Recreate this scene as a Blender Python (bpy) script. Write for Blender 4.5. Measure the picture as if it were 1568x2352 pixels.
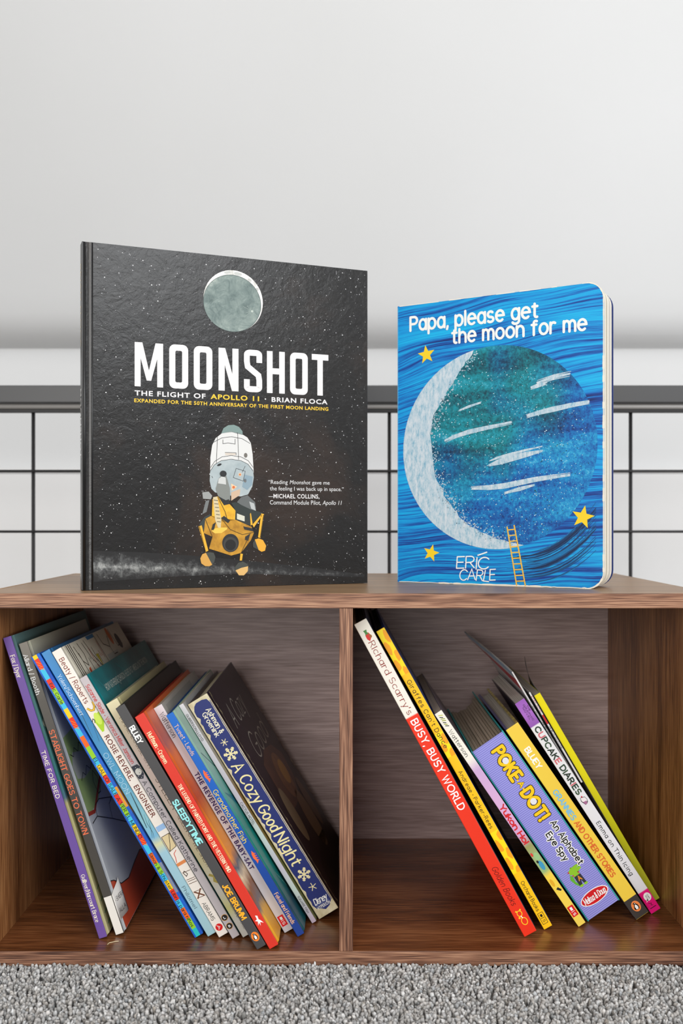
import bpy, bmesh, math, random
import numpy as np
from mathutils import Vector, Matrix

for _o in list(bpy.data.objects):
    bpy.data.objects.remove(_o, do_unlink=True)
scene = bpy.context.scene
C = scene.collection
R = random.Random(7)

# ------------------------------------------------------------------ camera
cam_d = bpy.data.cameras.new('camera')
cam = bpy.data.objects.new('camera', cam_d)
C.objects.link(cam)
cam.location = (0.0, -0.84, 0.3902)
cam.rotation_euler = (math.radians(90), 0, 0)
cam_d.sensor_fit = 'VERTICAL'
cam_d.sensor_height = 36.0
cam_d.lens = 2207.0 / 2352.0 * 36.0
cam_d.shift_y = 18.0 / 2352.0
cam_d.clip_start = 0.02
cam_d.dof.use_dof = True
cam_d.dof.focus_distance = 0.875
cam_d.dof.aperture_fstop = 7.1
scene.camera = cam

# ------------------------------------------------------------------ light
world = bpy.data.worlds.new('world')
scene.world = world
world.use_nodes = True
world.node_tree.nodes['Background'].inputs['Color'].default_value = (1.0, 0.985, 0.97, 1)
world.node_tree.nodes['Background'].inputs['Strength'].default_value = 0.52


def area_light(name, loc, target, sx, sy, power, col):
    d = bpy.data.lights.new(name, 'AREA')
    d.shape = 'RECTANGLE'
    d.size, d.size_y, d.energy, d.color = sx, sy, power, col
    o = bpy.data.objects.new(name, d)
    C.objects.link(o)
    o.location = loc
    o.rotation_euler = (Vector(target) - Vector(loc)).to_track_quat('-Z', 'Y').to_euler()
    return o


area_light('window_light', (1.45, -2.8, 1.95), (0, 0, 0.3), 1.3, 1.5, 46, (0.96, 0.98, 1.0))
area_light('low_side_fill', (3.3, -1.15, 1.0), (0, 0, 0.2), 1.2, 1.6, 50, (0.96, 0.98, 1.0))  # added low fill from the right, brightens the right-facing covers
area_light('low_front_fill', (-0.75, -3.0, 0.95), (0, 0, 0.25), 1.6, 1.7, 58, (1.0, 0.98, 0.95))  # added low fill behind the camera, brightens the inside of the compartments
area_light('ceiling_light', (0.1, -1.2, 2.3), (0.0, -0.2, 0.0), 1.0, 0.8, 8, (1.0, 0.96, 0.92))

scene.view_settings.view_transform = 'Standard'
scene.view_settings.look = 'None'
scene.view_settings.exposure = -0.02
scene.view_settings.gamma = 1.0
scene.view_settings.use_curve_mapping = False
scene.cycles.max_bounces = 5
scene.cycles.diffuse_bounces = 4
scene.cycles.glossy_bounces = 2
scene.cycles.transmission_bounces = 0
scene.cycles.transparent_max_bounces = 0
scene.cycles.caustics_reflective = False


# ------------------------------------------------------------------ materials
def lin(c):
    out = []
    for v in c[:3]:
        v = v / 255.0
        out.append(v / 12.92 if v <= 0.04045 else ((v + 0.055) / 1.055) ** 2.4)
    return (out[0], out[1], out[2], 1.0)


_mats = {}


def mat(c, rough=0.42, spec=0.4, coat=0.0, metal=0.0, name=None):
    key = (tuple(c), rough, spec, coat, metal)
    if key in _mats:
        return _mats[key]
    m = bpy.data.materials.new(name or 'paint_%02x%02x%02x' % tuple(int(v) for v in c))
    m.use_nodes = True
    b = m.node_tree.nodes['Principled BSDF']
    b.inputs['Base Color'].default_value = lin(c)
    b.inputs['Roughness'].default_value = rough
    b.inputs['Specular IOR Level'].default_value = spec
    b.inputs['Coat Weight'].default_value = coat
    b.inputs['Metallic'].default_value = metal
    _mats[key] = m
    return m


class NT:
    """small helper around a node tree"""
    def __init__(self, name, rough=0.4, spec=0.4):
        self.m = bpy.data.materials.new(name)
        self.m.use_nodes = True
        self.t = self.m.node_tree
        self.b = self.t.nodes['Principled BSDF']
        self.b.inputs['Roughness'].default_value = rough
        self.b.inputs['Specular IOR Level'].default_value = spec

    def n(self, typ, **kw):
        nd = self.t.nodes.new(typ)
        for k, v in kw.items():
            setattr(nd, k, v)
        return nd

    def l(self, a, b):
        self.t.links.new(a, b)

    def coords(self, scale=(1, 1, 1), rot=(0, 0, 0), loc=(0, 0, 0)):
        tc = self.n('ShaderNodeTexCoord')
        mp = self.n('ShaderNodeMapping')
        mp.inputs['Scale'].default_value = scale
        mp.inputs['Rotation'].default_value = rot
        mp.inputs['Location'].default_value = loc
        self.l(tc.outputs['Object'], mp.inputs['Vector'])
        return mp.outputs['Vector']

    def noise(self, vec, scale, detail=4, rough=0.55, dist=0.0):
        nd = self.n('ShaderNodeTexNoise')
        nd.inputs['Scale'].default_value = scale
        nd.inputs['Detail'].default_value = detail
        nd.inputs['Roughness'].default_value = rough
        nd.inputs['Distortion'].default_value = dist
        self.l(vec, nd.inputs['Vector'])
        return nd.outputs['Fac']

    def ramp(self, fac, stops, interp='LINEAR'):
        r = self.n('ShaderNodeValToRGB')
        cr = r.color_ramp
        cr.interpolation = interp
        while len(cr.elements) < len(stops):
            cr.elements.new(0.5)
        for e, (p, c) in zip(cr.elements, stops):
            e.position = p
        for e, (p, c) in zip(cr.elements, stops):
            e.color = lin(c)
        self.l(fac, r.inputs['Fac'])
        return r.outputs['Color']

    def mix(self, fac, a, b):
        x = self.n('ShaderNodeMix', data_type='RGBA')
        if isinstance(fac, (int, float)):
            x.inputs[0].default_value = fac
        else:
            self.l(fac, x.inputs[0])
        for s, i in ((a, 6), (b, 7)):
            if isinstance(s, tuple):
                x.inputs[i].default_value = lin(s)
            else:
                self.l(s, x.inputs[i])
        return x.outputs[2]

    def math(self, op, a, b=None, c=None):
        x = self.n('ShaderNodeMath', operation=op)
        for i, s in enumerate((a, b, c)):
            if s is None:
                continue
            if isinstance(s, (int, float)):
                x.inputs[i].default_value = s
            else:
                self.l(s, x.inputs[i])
        return x.outputs[0]

    def sep(self, vec):
        s = self.n('ShaderNodeSeparateXYZ')
        self.l(vec, s.inputs[0])
        return s.outputs

    def color(self, c):
        self.l(c, self.b.inputs['Base Color'])

    def bump(self, h, strength, dist=0.001):
        bp = self.n('ShaderNodeBump')
        bp.inputs['Strength'].default_value = strength
        bp.inputs['Distance'].default_value = dist
        self.l(h, bp.inputs['Height'])
        self.l(bp.outputs['Normal'], self.b.inputs['Normal'])


def wood(name, axis, dark, mid, light, rough=0.33, fine=1.0, bump=0.06, spec=0.4, lo=0.37, hi=0.69):
    """laminate walnut: grain runs along the axis"""
    t = NT(name, rough, spec)
    i = 'xyz'.index(axis)
    sc = [38.0, 38.0, 38.0]
    sc[i] = 1.6
    v = t.coords(tuple(sc))
    big = t.noise(v, 0.9, 3, 0.5, 0.6)
    sc2 = [900.0 * fine] * 3
    sc2[i] = 26.0
    v2 = t.coords(tuple(sc2))
    fib = t.noise(v2, 1.0, 2, 0.5)
    f = t.math('MULTIPLY_ADD', fib, 0.62, t.math('MULTIPLY', big, 0.46))
    col = t.ramp(f, [(lo, dark), (0.54, mid), (hi, light)])
    sc3 = [14.0] * 3
    sc3[i] = 0.9
    vein = t.noise(t.coords(tuple(sc3), loc=(3, 1, 7)), 1.0, 2, 0.4, 1.2)
    vm = t.ramp(vein, [(0.485, (0, 0, 0)), (0.5, (255, 255, 255)), (0.515, (0, 0, 0))])
    col = t.mix(t.math('MULTIPLY', vm, 0.35), col, dark)
    t.color(col)
    t.bump(fib, bump, 0.0006)
    return t.m


W_EDGE_X = wood('walnut_edge_along_x', 'x', (74, 46, 34), (130, 90, 69), (176, 134, 106), 0.5, 1.2, 0.35, 0.4, 0.43, 0.66)
W_EDGE_Z = wood('walnut_edge_along_z', 'z', (74, 46, 34), (130, 90, 69), (176, 134, 106), 0.5, 1.2, 0.35, 0.4, 0.43, 0.66)
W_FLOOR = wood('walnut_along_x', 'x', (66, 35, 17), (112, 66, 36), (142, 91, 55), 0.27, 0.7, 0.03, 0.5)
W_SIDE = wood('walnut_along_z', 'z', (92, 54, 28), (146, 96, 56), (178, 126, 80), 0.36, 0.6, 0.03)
W_TOP_SHEEN = wood('walnut_top_sheen', 'x', (122, 92, 62), (150, 116, 82), (176, 140, 102), 0.36, 0.8, 0.06)  # lighter than the other walnut: surface sheen put into the colour
W_BACK_DAYLIGHT = wood('walnut_back_daylight', 'x', (132, 111, 107), (164, 143, 140), (188, 166, 163), 0.40, 0.8, 0.05)  # paler and cooler: reflected daylight put into the wood colour
TAN_EDGE = mat((176, 140, 100), 0.5)


# ------------------------------------------------------------------ objects
def link(name, me, m=None, parent=None):
    o = bpy.data.objects.new(name, me)
    C.objects.link(o)
    if m is not None:
        me.materials.append(m)
    if parent is not None:
        o.parent = parent
    return o


def empty(name, loc=(0, 0, 0), rot=(0, 0, 0)):
    o = bpy.data.objects.new(name, None)
    o.empty_display_size = 0.02
    C.objects.link(o)
    o.location = loc
    o.rotation_euler = rot
    return o


def tag(o, label=None, cat=None, group=None, kind=None):
    for k, v in (('label', label), ('category', cat), ('group', group), ('kind', kind)):
        if v:
            o[k] = v
    return o


def box(name, x0, x1, y0, y1, z0, z1, m, parent=None, bev=0.0, seg=2):
    bm = bmesh.new()
    vs = [bm.verts.new(p) for p in ((x0, y0, z0), (x1, y0, z0), (x1, y1, z0), (x0, y1, z0),
                                    (x0, y0, z1), (x1, y0, z1), (x1, y1, z1), (x0, y1, z1))]
    for f in ((0, 3, 2, 1), (4, 5, 6, 7), (0, 1, 5, 4), (1, 2, 6, 5), (2, 3, 7, 6), (3, 0, 4, 7)):
        bm.faces.new([vs[i] for i in f])
    if bev > 0:
        bmesh.ops.bevel(bm, geom=bm.edges[:], offset=bev, segments=seg, profile=0.5, affect='EDGES')
    me = bpy.data.meshes.new(name)
    bm.to_mesh(me)
    bm.free()
    return link(name, me, m, parent)


def prism(name, pts, z0, z1, m, parent=None, axis='z', smooth=False):
    """extrude a closed outline; axis z: pts are (x,y); axis x: pts are (y,z)"""
    n = len(pts)
    if axis == 'z':
        vs = [(p[0], p[1], z0) for p in pts] + [(p[0], p[1], z1) for p in pts]
    else:
        vs = [(z0, p[0], p[1]) for p in pts] + [(z1, p[0], p[1]) for p in pts]
    fs = [list(range(n))[::-1], list(range(n, 2 * n))]
    fs += [[i, (i + 1) % n, n + (i + 1) % n, n + i] for i in range(n)]
    me = bpy.data.meshes.new(name)
    me.from_pydata(vs, [], fs)
    bm = bmesh.new()
    bm.from_mesh(me)
    bmesh.ops.recalc_face_normals(bm, faces=bm.faces)
    bm.to_mesh(me)
    bm.free()
    if smooth:
        for p in me.polygons:
            p.use_smooth = len(p.vertices) == 4
    return link(name, me, m, parent)


def rod(name, a, b, r, m, parent=None, n=10):
    a, b = Vector(a), Vector(b)
    d = (b - a).normalized()
    s = d.cross(Vector((0.3, 0.9, 0.2))).normalized()
    t = d.cross(s)
    vs, fs = [], []
    for p in (a, b):
        for i in range(n):
            q = 2 * math.pi * i / n
            vs.append(p + (s * math.cos(q) + t * math.sin(q)) * r)
    fs = [[i, (i + 1) % n, n + (i + 1) % n, n + i] for i in range(n)]
    fs += [list(range(n))[::-1], list(range(n, 2 * n))]
    me = bpy.data.meshes.new(name)
    me.from_pydata(vs, [], fs)
    for p in me.polygons:
        p.use_smooth = len(p.vertices) == 4
    return link(name, me, m, parent)


# ------------------------------------------------------------------ lettering
SK = {
    'A': (.72, "0,0 .36,1 .72,0|.12,.34 .6,.34"), 'B': (.6, "0,0 0,1|0,1 .3,1 @.3,.76,.24,.24,90,-90 0,.52|0,.52 .32,.52 @.32,.26,.28,.26,90,-90 0,0"),
    'C': (.72, "@.4,.5,.4,.5,42,318"), 'D': (.67, "0,0 0,1|0,1 .25,1 @.25,.5,.42,.5,90,-90 0,0"),
    'E': (.52, "0,0 0,1|0,1 .5,1|0,.52 .44,.52|0,0 .52,0"), 'F': (.5, "0,0 0,1|0,1 .5,1|0,.52 .42,.52"),
    'G': (.8, "@.42,.5,.42,.5,42,352 .5,.46"), 'H': (.62, "0,0 0,1|.62,0 .62,1|0,.52 .62,.52"), 'I': (.02, "0.01,0 .01,1"),
    'J': (.4, ".4,1 .4,.25 @.2,.25,.2,.25,0,-160"), 'K': (.6, "0,0 0,1|.58,1 0,.42|.2,.6 .6,0"), 'L': (.5, "0,1 0,0|0,0 .5,0"),
    'M': (.8, "0,0 0,1|0,1 .4,.2 .8,1|.8,1 .8,0"), 'N': (.62, "0,0 0,1|0,1 .62,0|.62,0 .62,1"), 'O': (.88, "@.44,.5,.44,.5,90,450"),
    'P': (.56, "0,0 0,1|0,1 .3,1 @.3,.74,.26,.26,90,-90 0,.48"), 'Q': (.88, "@.44,.5,.44,.5,90,450|.5,.25 .85,-.08"),
    'R': (.6, "0,0 0,1|0,1 .3,1 @.3,.74,.26,.26,90,-90 0,.48|.28,.48 .6,0"), 'S': (.6, "@.3,.74,.27,.26,40,270 @.3,.25,.29,.25,90,-145"),
    'T': (.68, ".34,0 .34,1|0,1 .68,1"), 'U': (.62, "0,1 0,.3 @.31,.3,.31,.3,180,360 .62,1"), 'V': (.7, "0,1 .35,0 .7,1"),
    'W': (1.0, "0,1 .25,0 .5,.9 .75,0 1,1"), 'X': (.6, "0,0 .6,1|0,1 .6,0"), 'Y': (.66, "0,1 .33,.5 .66,1|.33,.5 .33,0"), 'Z': (.6, "0,1 .58,1 0,0 .6,0"),
    'a': (.54, "@.27,.32,.27,.32,0,360|.54,.64 .54,0"), 'b': (.56, "0,1 0,0|@.28,.32,.28,.32,0,360"), 'c': (.52, "@.3,.32,.3,.32,50,310"),
    'd': (.56, "@.28,.32,.28,.32,0,360|.56,1 .56,0"), 'e': (.58, ".02,.34 .58,.34 @.3,.32,.29,.32,4,310"), 'f': (.4, "@.3,.8,.14,.2,50,180 .16,0|0,.62 .36,.62"),
    'g': (.54, "@.27,.32,.27,.32,0,360|.54,.64 .54,-.1 @.28,-.1,.26,.22,0,-150"), 'h': (.52, "0,0 0,1|0,.36 @.26,.36,.26,.28,180,0 .52,0"),
    'i': (.02, ".01,0 .01,.64|.01,.84 .01,.93"), 'j': (.16, ".14,.64 .14,-.14 @0,-.14,.14,.16,0,-110|.14,.84 .14,.93"), 'k': (.48, "0,0 0,1|.46,.64 0,.24|.16,.38 .48,0"),
    'l': (.02, ".01,0 .01,1"), 'm': (.84, "0,0 0,.64|0,.38 @.21,.38,.21,.26,180,0 .42,0|.42,.38 @.63,.38,.21,.26,180,0 .84,0"),
    'n': (.52, "0,0 0,.64|0,.36 @.26,.36,.26,.28,180,0 .52,0"), 'o': (.6, "@.3,.32,.3,.32,90,450"), 'p': (.56, "0,.64 0,-.32|@.28,.32,.28,.32,0,360"),
    'q': (.56, ".56,.64 .56,-.32|@.28,.32,.28,.32,0,360"), 'r': (.36, "0,0 0,.64|0,.36 @.22,.4,.22,.24,180,55"), 's': (.44, "@.22,.47,.2,.17,40,270 @.22,.155,.22,.155,90,-145"),
    't': (.38, ".16,.9 .16,.14 @.3,.14,.14,.14,180,290|0,.64 .36,.64"), 'u': (.52, "0,.64 0,.28 @.26,.28,.26,.28,180,360 .52,.64|.52,.64 .52,0"),
    'v': (.5, "0,.64 .25,0 .5,.64"), 'w': (.76, "0,.64 .19,0 .38,.58 .57,0 .76,.64"), 'x': (.48, "0,0 .48,.64|0,.64 .48,0"), 'y': (.5, "0,.64 .25,.02|.5,.64 .12,-.32"),
    'z': (.46, "0,.64 .44,.64 0,0 .46,0"), ',': (.06, ".05,.04 0,-.16"), '.': (.03, ".015,-.01 .015,.06"), "'": (.04, ".03,1 .01,.78"), '-': (.3, "0,.38 .3,.38"),
    '/': (.3, "0,-.1 .3,1.05"), '!': (.03, ".015,1 .015,.32|.015,0 .015,.07"), '&': (.66, ".64,0 .14,.7 @.28,.8,.16,.18,205,-30 .12,.36 @.25,.22,.22,.22,145,330 .64,.48"),
    '0': (.6, "@.3,.5,.3,.5,90,450"), '1': (.2, "0,.8 .18,1 .18,0"), '5': (.55, ".5,1 .1,1 .06,.55 @.26,.32,.27,.32,120,-140"), '8': (.56, "@.28,.75,.22,.24,0,360|@.28,.26,.27,.27,0,360"),
    '\u2022': (.16, "@.08,.4,.06,.06,0,360|@.08,.4,.03,.03,0,360"), '\u201c': (.2, ".02,.74 .06,1|.16,.74 .2,1"), '\u201d': (.2, "0,.74 .06,1|.14,.74 .2,1"), '\u2014': (.7, "0,.4 .7,.4"),
    '\u00f1': (.52, "0,0 0,.64|0,.36 @.26,.36,.26,.28,180,0 .52,0|.08,.82 .18,.9 .34,.82 .44,.9"),
}
# condensed display capitals, drawn as centre lines of one heavy stroke (height 1)
BLK = {
    'M': (.44, ".0,0 0,1|.03,1 .22,.17 .41,1|.44,1 .44,0"),
    'O': (.30, "0,.5 0,.86 @.08,.88,.08,.05,180,90 .22,.93 @.22,.88,.08,.05,90,0 .30,.14 @.22,.12,.08,.05,0,-90 .08,.07 @.08,.12,.08,.05,-90,-180 0,.5"),
    'N': (.33, "0,0 0,1|.02,1 .31,0|.33,0 .33,1"),
    'S': (.30, ".30,.70 .30,.86 @.22,.88,.08,.05,0,90 .08,.93 @.08,.88,.08,.05,90,180 0,.72 .02,.60 .28,.40 .30,.28 .30,.14 @.22,.12,.08,.05,0,-90 .08,.07 @.08,.12,.08,.05,-90,-180 0,.30"),
    'H': (.30, "0,0 0,1|.30,0 .30,1|0,.525 .30,.525"),
    'T': (.30, ".15,0 .15,1|-.075,.93 .375,.93"),
}


def strokes(spec):
    out = []
    for st in spec.split('|'):
        pts = []
        for tk in st.split():
            if tk[0] == '@':
                cx, cy, rx, ry, a0, a1 = [float(q) for q in tk[1:].split(',')]
                n = max(4, int(abs(a1 - a0) / 18))
                for i in range(n + 1):
                    a = math.radians(a0 + (a1 - a0) * i / n)
                    pts.append((cx + rx * math.cos(a), cy + ry * math.sin(a)))
            else:
                x, y = tk.split(',')
                pts.append((float(x), float(y)))
        cl = [pts[0]]
        for p in pts[1:]:
            if abs(p[0] - cl[-1][0]) + abs(p[1] - cl[-1][1]) > 1e-4:
                cl.append(p)
        out.append(cl)
    return out


_font_cache = {}


def font_mesh(s, bold=0.0):
    """built-in font outline -> (verts, faces) with cap height 1, left edge at 0"""
    key = (s, bold)
    if key in _font_cache:
        return _font_cache[key]
    cu = bpy.data.curves.new('t', 'FONT')
    cu.body = s
    cu.resolution_u = 3
    cu.offset = bold
    cu.space_character = 1.0 + 6.0 * bold
    o = bpy.data.objects.new('t', cu)
    C.objects.link(o)
    bpy.context.view_layer.update()
    me = bpy.data.meshes.new_from_object(o.evaluated_get(bpy.context.evaluated_depsgraph_get()))
    vs = [(v.co.x, v.co.y) for v in me.vertices]
    fs = [list(p.vertices) for p in me.polygons]
    bpy.data.meshes.remove(me)
    bpy.data.objects.remove(o)
    bpy.data.curves.remove(cu)
    _font_cache[key] = (vs, fs)
    return vs, fs


_cap = {}


def cap_height(bold):
    if bold not in _cap:
        v, _ = font_mesh('H', bold)
        _cap[bold] = (min(p[1] for p in v), max(p[1] for p in v))
    return _cap[bold]


class Flat:
    """flat print: polygons in surface coordinates (metres)"""
    EPS = 0.00008

    def __init__(self):
        self.v, self.f, self.mi, self.ms = [], [], [], []
        self.k = 0

    def _m(self, m):
        if isinstance(m, tuple):
            m = mat(m)
        if m not in self.ms:
            self.ms.append(m)
        return self.ms.index(m)

    def poly(self, pts, m, layer=0):
        b = len(self.v)
        self.v += [(p[0], p[1], layer) for p in pts]
        a = sum(pts[i - 1][0] * pts[i][1] - pts[i][0] * pts[i - 1][1] for i in range(len(pts)))
        idx = list(range(b, b + len(pts)))
        self.f.append(idx if a >= 0 else idx[::-1])
        self.mi.append(self._m(m))
        return self

    def rect(self, u0, u1, v0, v1, m, layer=0):
        return self.poly([(u0, v0), (u1, v0), (u1, v1), (u0, v1)], m, layer)

    def disc(self, u, v, ru, rv, m, layer=0, n=28, rot=0.0):
        c, s = math.cos(rot), math.sin(rot)
        pts = []
        for i in range(n):
            a = 2 * math.pi * i / n
            x, y = ru * math.cos(a), rv * math.sin(a)
            pts.append((u + x * c - y * s, v + x * s + y * c))
        return self.poly(pts, m, layer)

    def star(self, u, v, r, m, layer=0, rot=0.0, n=5, k=0.42):
        pts = []
        for i in range(2 * n):
            a = rot + math.pi / 2 + math.pi * i / n
            q = r if i % 2 == 0 else r * k
            pts.append((u + q * math.cos(a), v + q * math.sin(a)))
        return self.poly(pts, m, layer)

    def ribbon(self, pts, wd, m, layer=0, contrast=0.0, caps=False, taper=False):
        n = len(pts)
        if n < 2:
            return self
        layer = layer + 0.035 * (self.k % 24)
        self.k += 1
        L, Rr = [], []
        for i in range(n):
            a = pts[max(0, i - 1)]
            b = pts[min(n - 1, i + 1)]
            p = pts[i]
            d1 = (p[0] - a[0], p[1] - a[1])
            d2 = (b[0] - p[0], b[1] - p[1])
            if i == 0:
                d1 = d2
            if i == n - 1:
                d2 = d1
            l1 = math.hypot(*d1) or 1e-9
            l2 = math.hypot(*d2) or 1e-9
            n1 = (-d1[1] / l1, d1[0] / l1)
            n2 = (-d2[1] / l2, d2[0] / l2)
            nx, ny = n1[0] + n2[0], n1[1] + n2[1]
            q = math.hypot(nx, ny)
            if q < 0.2:
                nx, ny, q = n2[0], n2[1], 1.0
            nx, ny = nx / q, ny / q
            mit = 1.0 / max(0.5, nx * n2[0] + ny * n2[1])
            w = wd * (1 - contrast * abs(ny)) / 2 * mit
            if taper:
                w *= 0.15 + 0.85 * math.sin(math.pi * (i + 0.3) / (n - 0.4))
            L.append((p[0] + nx * w, p[1] + ny * w))
            Rr.append((p[0] - nx * w, p[1] - ny * w))
        for i in range(n - 1):
            self.poly([Rr[i], Rr[i + 1], L[i + 1], L[i]], m, layer + .0125 * (i % 7))
        if caps:
            self.disc(pts[0][0], pts[0][1], wd / 2, wd / 2, m, layer + .011, 10)
            self.disc(pts[-1][0], pts[-1][1], wd / 2, wd / 2, m, layer + .022, 10)
        return self

    def sk(self, s, u0, u1, v0, v1, m, wt=0.13, layer=1, serif=0.0, contrast=0.0, caps=True,
           slant=0.0, jit=0.0, track=0.24, glyphs=SK, grow=0.0, colors=None, xh=1.08):
        """stroke lettering fitted to the box: baseline v0, cap line v1"""
        sy = v1 - v0
        x, lay = 0.0, []
        for ch in s:
            if ch == ' ':
                x += 0.42
                continue
            w, spec = glyphs.get(ch) or glyphs.get(ch.upper()) or SK['-']
            lay.append((ch, x, spec))
            x += w + track
        tot = max(0.05, x - track)
        sx = (u1 - u0) / tot
        rr = random.Random(sum(ord(c) for c in s))
        for k, (ch, ox, spec) in enumerate(lay):
            dy = (rr.random() - 0.5) * jit * sy
            ro = (rr.random() - 0.5) * jit * 1.6
            mm = colors[k % len(colors)] if colors else m
            for st in strokes(spec):
                p = []
                for a, b in st:
                    if ch.islower() and b > 0:
                        b = b * xh if b <= .64 else .64 * xh + (b - .64) * (1 - .64 * xh) / .36
                    uu, vv = u0 + (ox + a) * sx + slant * b * sy, v0 + b * sy + dy
                    uu, vv = uu - ro * b * sy, vv + ro * a * sx
                    p.append((uu, vv))
                self.ribbon(p, (wt + grow) * sy, mm, layer, contrast, caps)
                if serif:
                    for e, q in ((p[0], p[1]), (p[-1], p[-2])):
                        d = (e[0] - q[0], e[1] - q[1])
                        l = math.hypot(*d) or 1e-9
                        if abs(d[1]) / l > 0.8:
                            self.ribbon([(e[0] - serif * sy, e[1]), (e[0] + serif * sy, e[1])], wt * 0.5 * sy, mm, layer)
        return self

    def font(self, s, u0, u1, v0, v1, m, bold=0.0, layer=1, shear=0.0):
        vs, fs = font_mesh(s, bold)
        if not vs:
            return self
        lo, hi = cap_height(bold)
        x0, x1 = min(p[0] for p in vs), max(p[0] for p in vs)
        b = len(self.v)
        for x, y in vs:
            yy = (y - lo) / (hi - lo)
            self.v.append((u0 + (x - x0) / (x1 - x0) * (u1 - u0) + shear * yy * (v1 - v0), v0 + yy * (v1 - v0), layer))
        for f in fs:
            a = sum(vs[f[i - 1]][0] * vs[f[i]][1] - vs[f[i]][0] * vs[f[i - 1]][1] for i in range(len(f)))
            ff = f if a >= 0 else f[::-1]
            self.f.append([b + i for i in ff])
            self.mi.append(self._m(m))
        return self

    def build(self, name, parent, frame):
        o, U, V, N = frame
        co = [tuple(o + U * p[0] + V * p[1] + N * (self.EPS * (p[2] + 1))) for p in self.v]
        me = bpy.data.meshes.new(name)
        me.from_pydata(co, [], self.f)
        for m in self.ms:
            me.materials.append(m)
        me.polygons.foreach_set('material_index', self.mi)
        me.update()
        o = link(name, me, None, parent)
        if len(self.f) > 3 and 'letter' not in name:
            o['kind'] = 'stuff'
        return o


X, Y, Z = Vector((1, 0, 0)), Vector((0, 1, 0)), Vector((0, 0, 1))


def f_spine(b):      # u runs down from the top, v runs across to the right
    return (Vector((0, 0, b.h)), -Z, X, -Y)


def f_spine_up(b):   # upright: u across, v up
    return (Vector((0, 0, 0)), X, Z, -Y)


def f_front(b):      # right-hand board: u away from the spine, v up
    return (Vector((b.w, 0, 0)), Y, Z, X)


def f_back(b):       # left-hand board: u towards the spine, v up
    return (Vector((0, b.d, 0)), -Y, Z, -X)


def page_mat(name, a, b, pitch=0.00045):
    t = NT(name, 0.8, 0.2)
    v = t.coords((1 / pitch, 6, 6))
    t.color(t.ramp(t.noise(v, 1.0, 2, 0.7), [(0.35, a), (0.65, b)]))
    return t.m


PAGES = page_mat('page_edges', (196, 184, 152), (232, 222, 194))
PAGES_GREY = page_mat('page_edges_grey', (150, 140, 128), (206, 198, 188))
PAGES_BROWN = page_mat('page_edges_brown', (150, 132, 114), (194, 176, 156))


def ramp_mat(name, h, stops, axis='z', amp=0.02, nscale=30.0, rough=0.4, stretch=(1, 1, 1), interp='LINEAR', spec=0.4):
    """printed colour that runs down the book (0 at the top); axis y runs away from the spine"""
    t = NT(name, rough, spec)
    s = t.sep(t.coords())
    if axis == 'z':
        f = t.math('MULTIPLY_ADD', s[2], -1.0 / h, 1.0)
    else:
        f = t.math('MULTIPLY', s[1], 1.0 / h)
    nz = t.noise(t.coords(stretch), nscale, 4, 0.6)
    f = t.math('ADD', f, t.math('MULTIPLY', t.math('SUBTRACT', nz, 0.5), amp))
    t.color(t.ramp(f, stops, interp))
    return t.m


def mottle(name, stops, scale=40.0, stretch=(1, 1, 1), rough=0.4, detail=5, dist=0.5, spec=0.4):
    t = NT(name, rough, spec)
    t.color(t.ramp(t.noise(t.coords(stretch), scale, detail, 0.6, dist), stops))
    return t.m


class Book:
    def __init__(self, name, label, x, y, z, lean, w, h, d, spine, front, back, kind='hard', pages=None,
                 group=None, rotz=0.0, bt=0.0021, page_short=0.0, parts=True):
        self.w, self.h, self.d = w, h, d
        self.root = empty(name, (x, y, z), (0, -math.radians(lean), rotz))
        tag(self.root, label, 'book', group)
        r = self.root
        asm = lambda q: mat(q, 0.38, 0.45) if isinstance(q, tuple) else q
        spine, front, back = asm(spine), asm(front), asm(back)
        pages = pages or PAGES
        if kind == 'hard':
            self.spine = box('spine', 0.0002, w - 0.0002, 0, 0.0018, 0, h, spine, r, 0.0005, 2)
            g = 0.0008
            fr = [(w - bt, 0.0015), (w - 0.0003, 0.0012), (w - 0.0006, 0.0032), (w - g, 0.0048), (w - 0.0006, 0.0064), (w, 0.0082), (w, d - 0.0006), (w - 0.0006, d), (w - bt, d)]
            self.front = prism('front_cover', fr, 0.0002, h - 0.0002, front, r)
            self.back = prism('back_cover', [(w - p[0], p[1]) for p in fr], 0.0002, h - 0.0002, back, r)
            pd = d - 0.004 - page_short
            n = 6
            pb = [(bt, 0.0022)] + [(bt + (w - 2 * bt) * i / n, pd - 0.0035 * math.sin(math.pi * i / n)) for i in range(n + 1)] + [(w - bt, 0.0022)]
            self.pages = prism('page_block', pb, 0.0035, h - 0.0035, pages, r)
        else:
            ct = 0.0004
            self.spine = box('spine', 0, w, 0, 0.0006, 0, h, spine, r, 0.00025, 2)
            self.front = box('front_cover', w - ct, w, 0.0006, d, 0, h, front, r)
            self.back = box('back_cover', 0, ct, 0.0006, d, 0, h, back, r)
            self.pages = box('page_block', ct, w - ct, 0.0007, d - 0.001 - page_short, 0.0003, h - 0.0003, pages, r)

    # lettering on the spine, positions as fractions of the height (from the top) and of the width
    def st(self, s, f0, f1, t0, t1, m, how='sk', layer=1, name='lettering', **kw):
        fl = Flat()
        getattr(fl, how)(s, f0 * self.h, f1 * self.h, t0 * self.w, t1 * self.w, m, layer=layer, **kw)
        return fl.build(name, self.spine, f_spine(self))

    def sp(self, fl, name='printed_art'):
        return fl.build(name, self.spine, f_spine(self))

    def fp(self, fl, name='printed_art'):
        return fl.build(name, self.front, f_front(self))

    def bp(self, fl, name='printed_art'):
        return fl.build(name, self.back, f_back(self))


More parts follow.
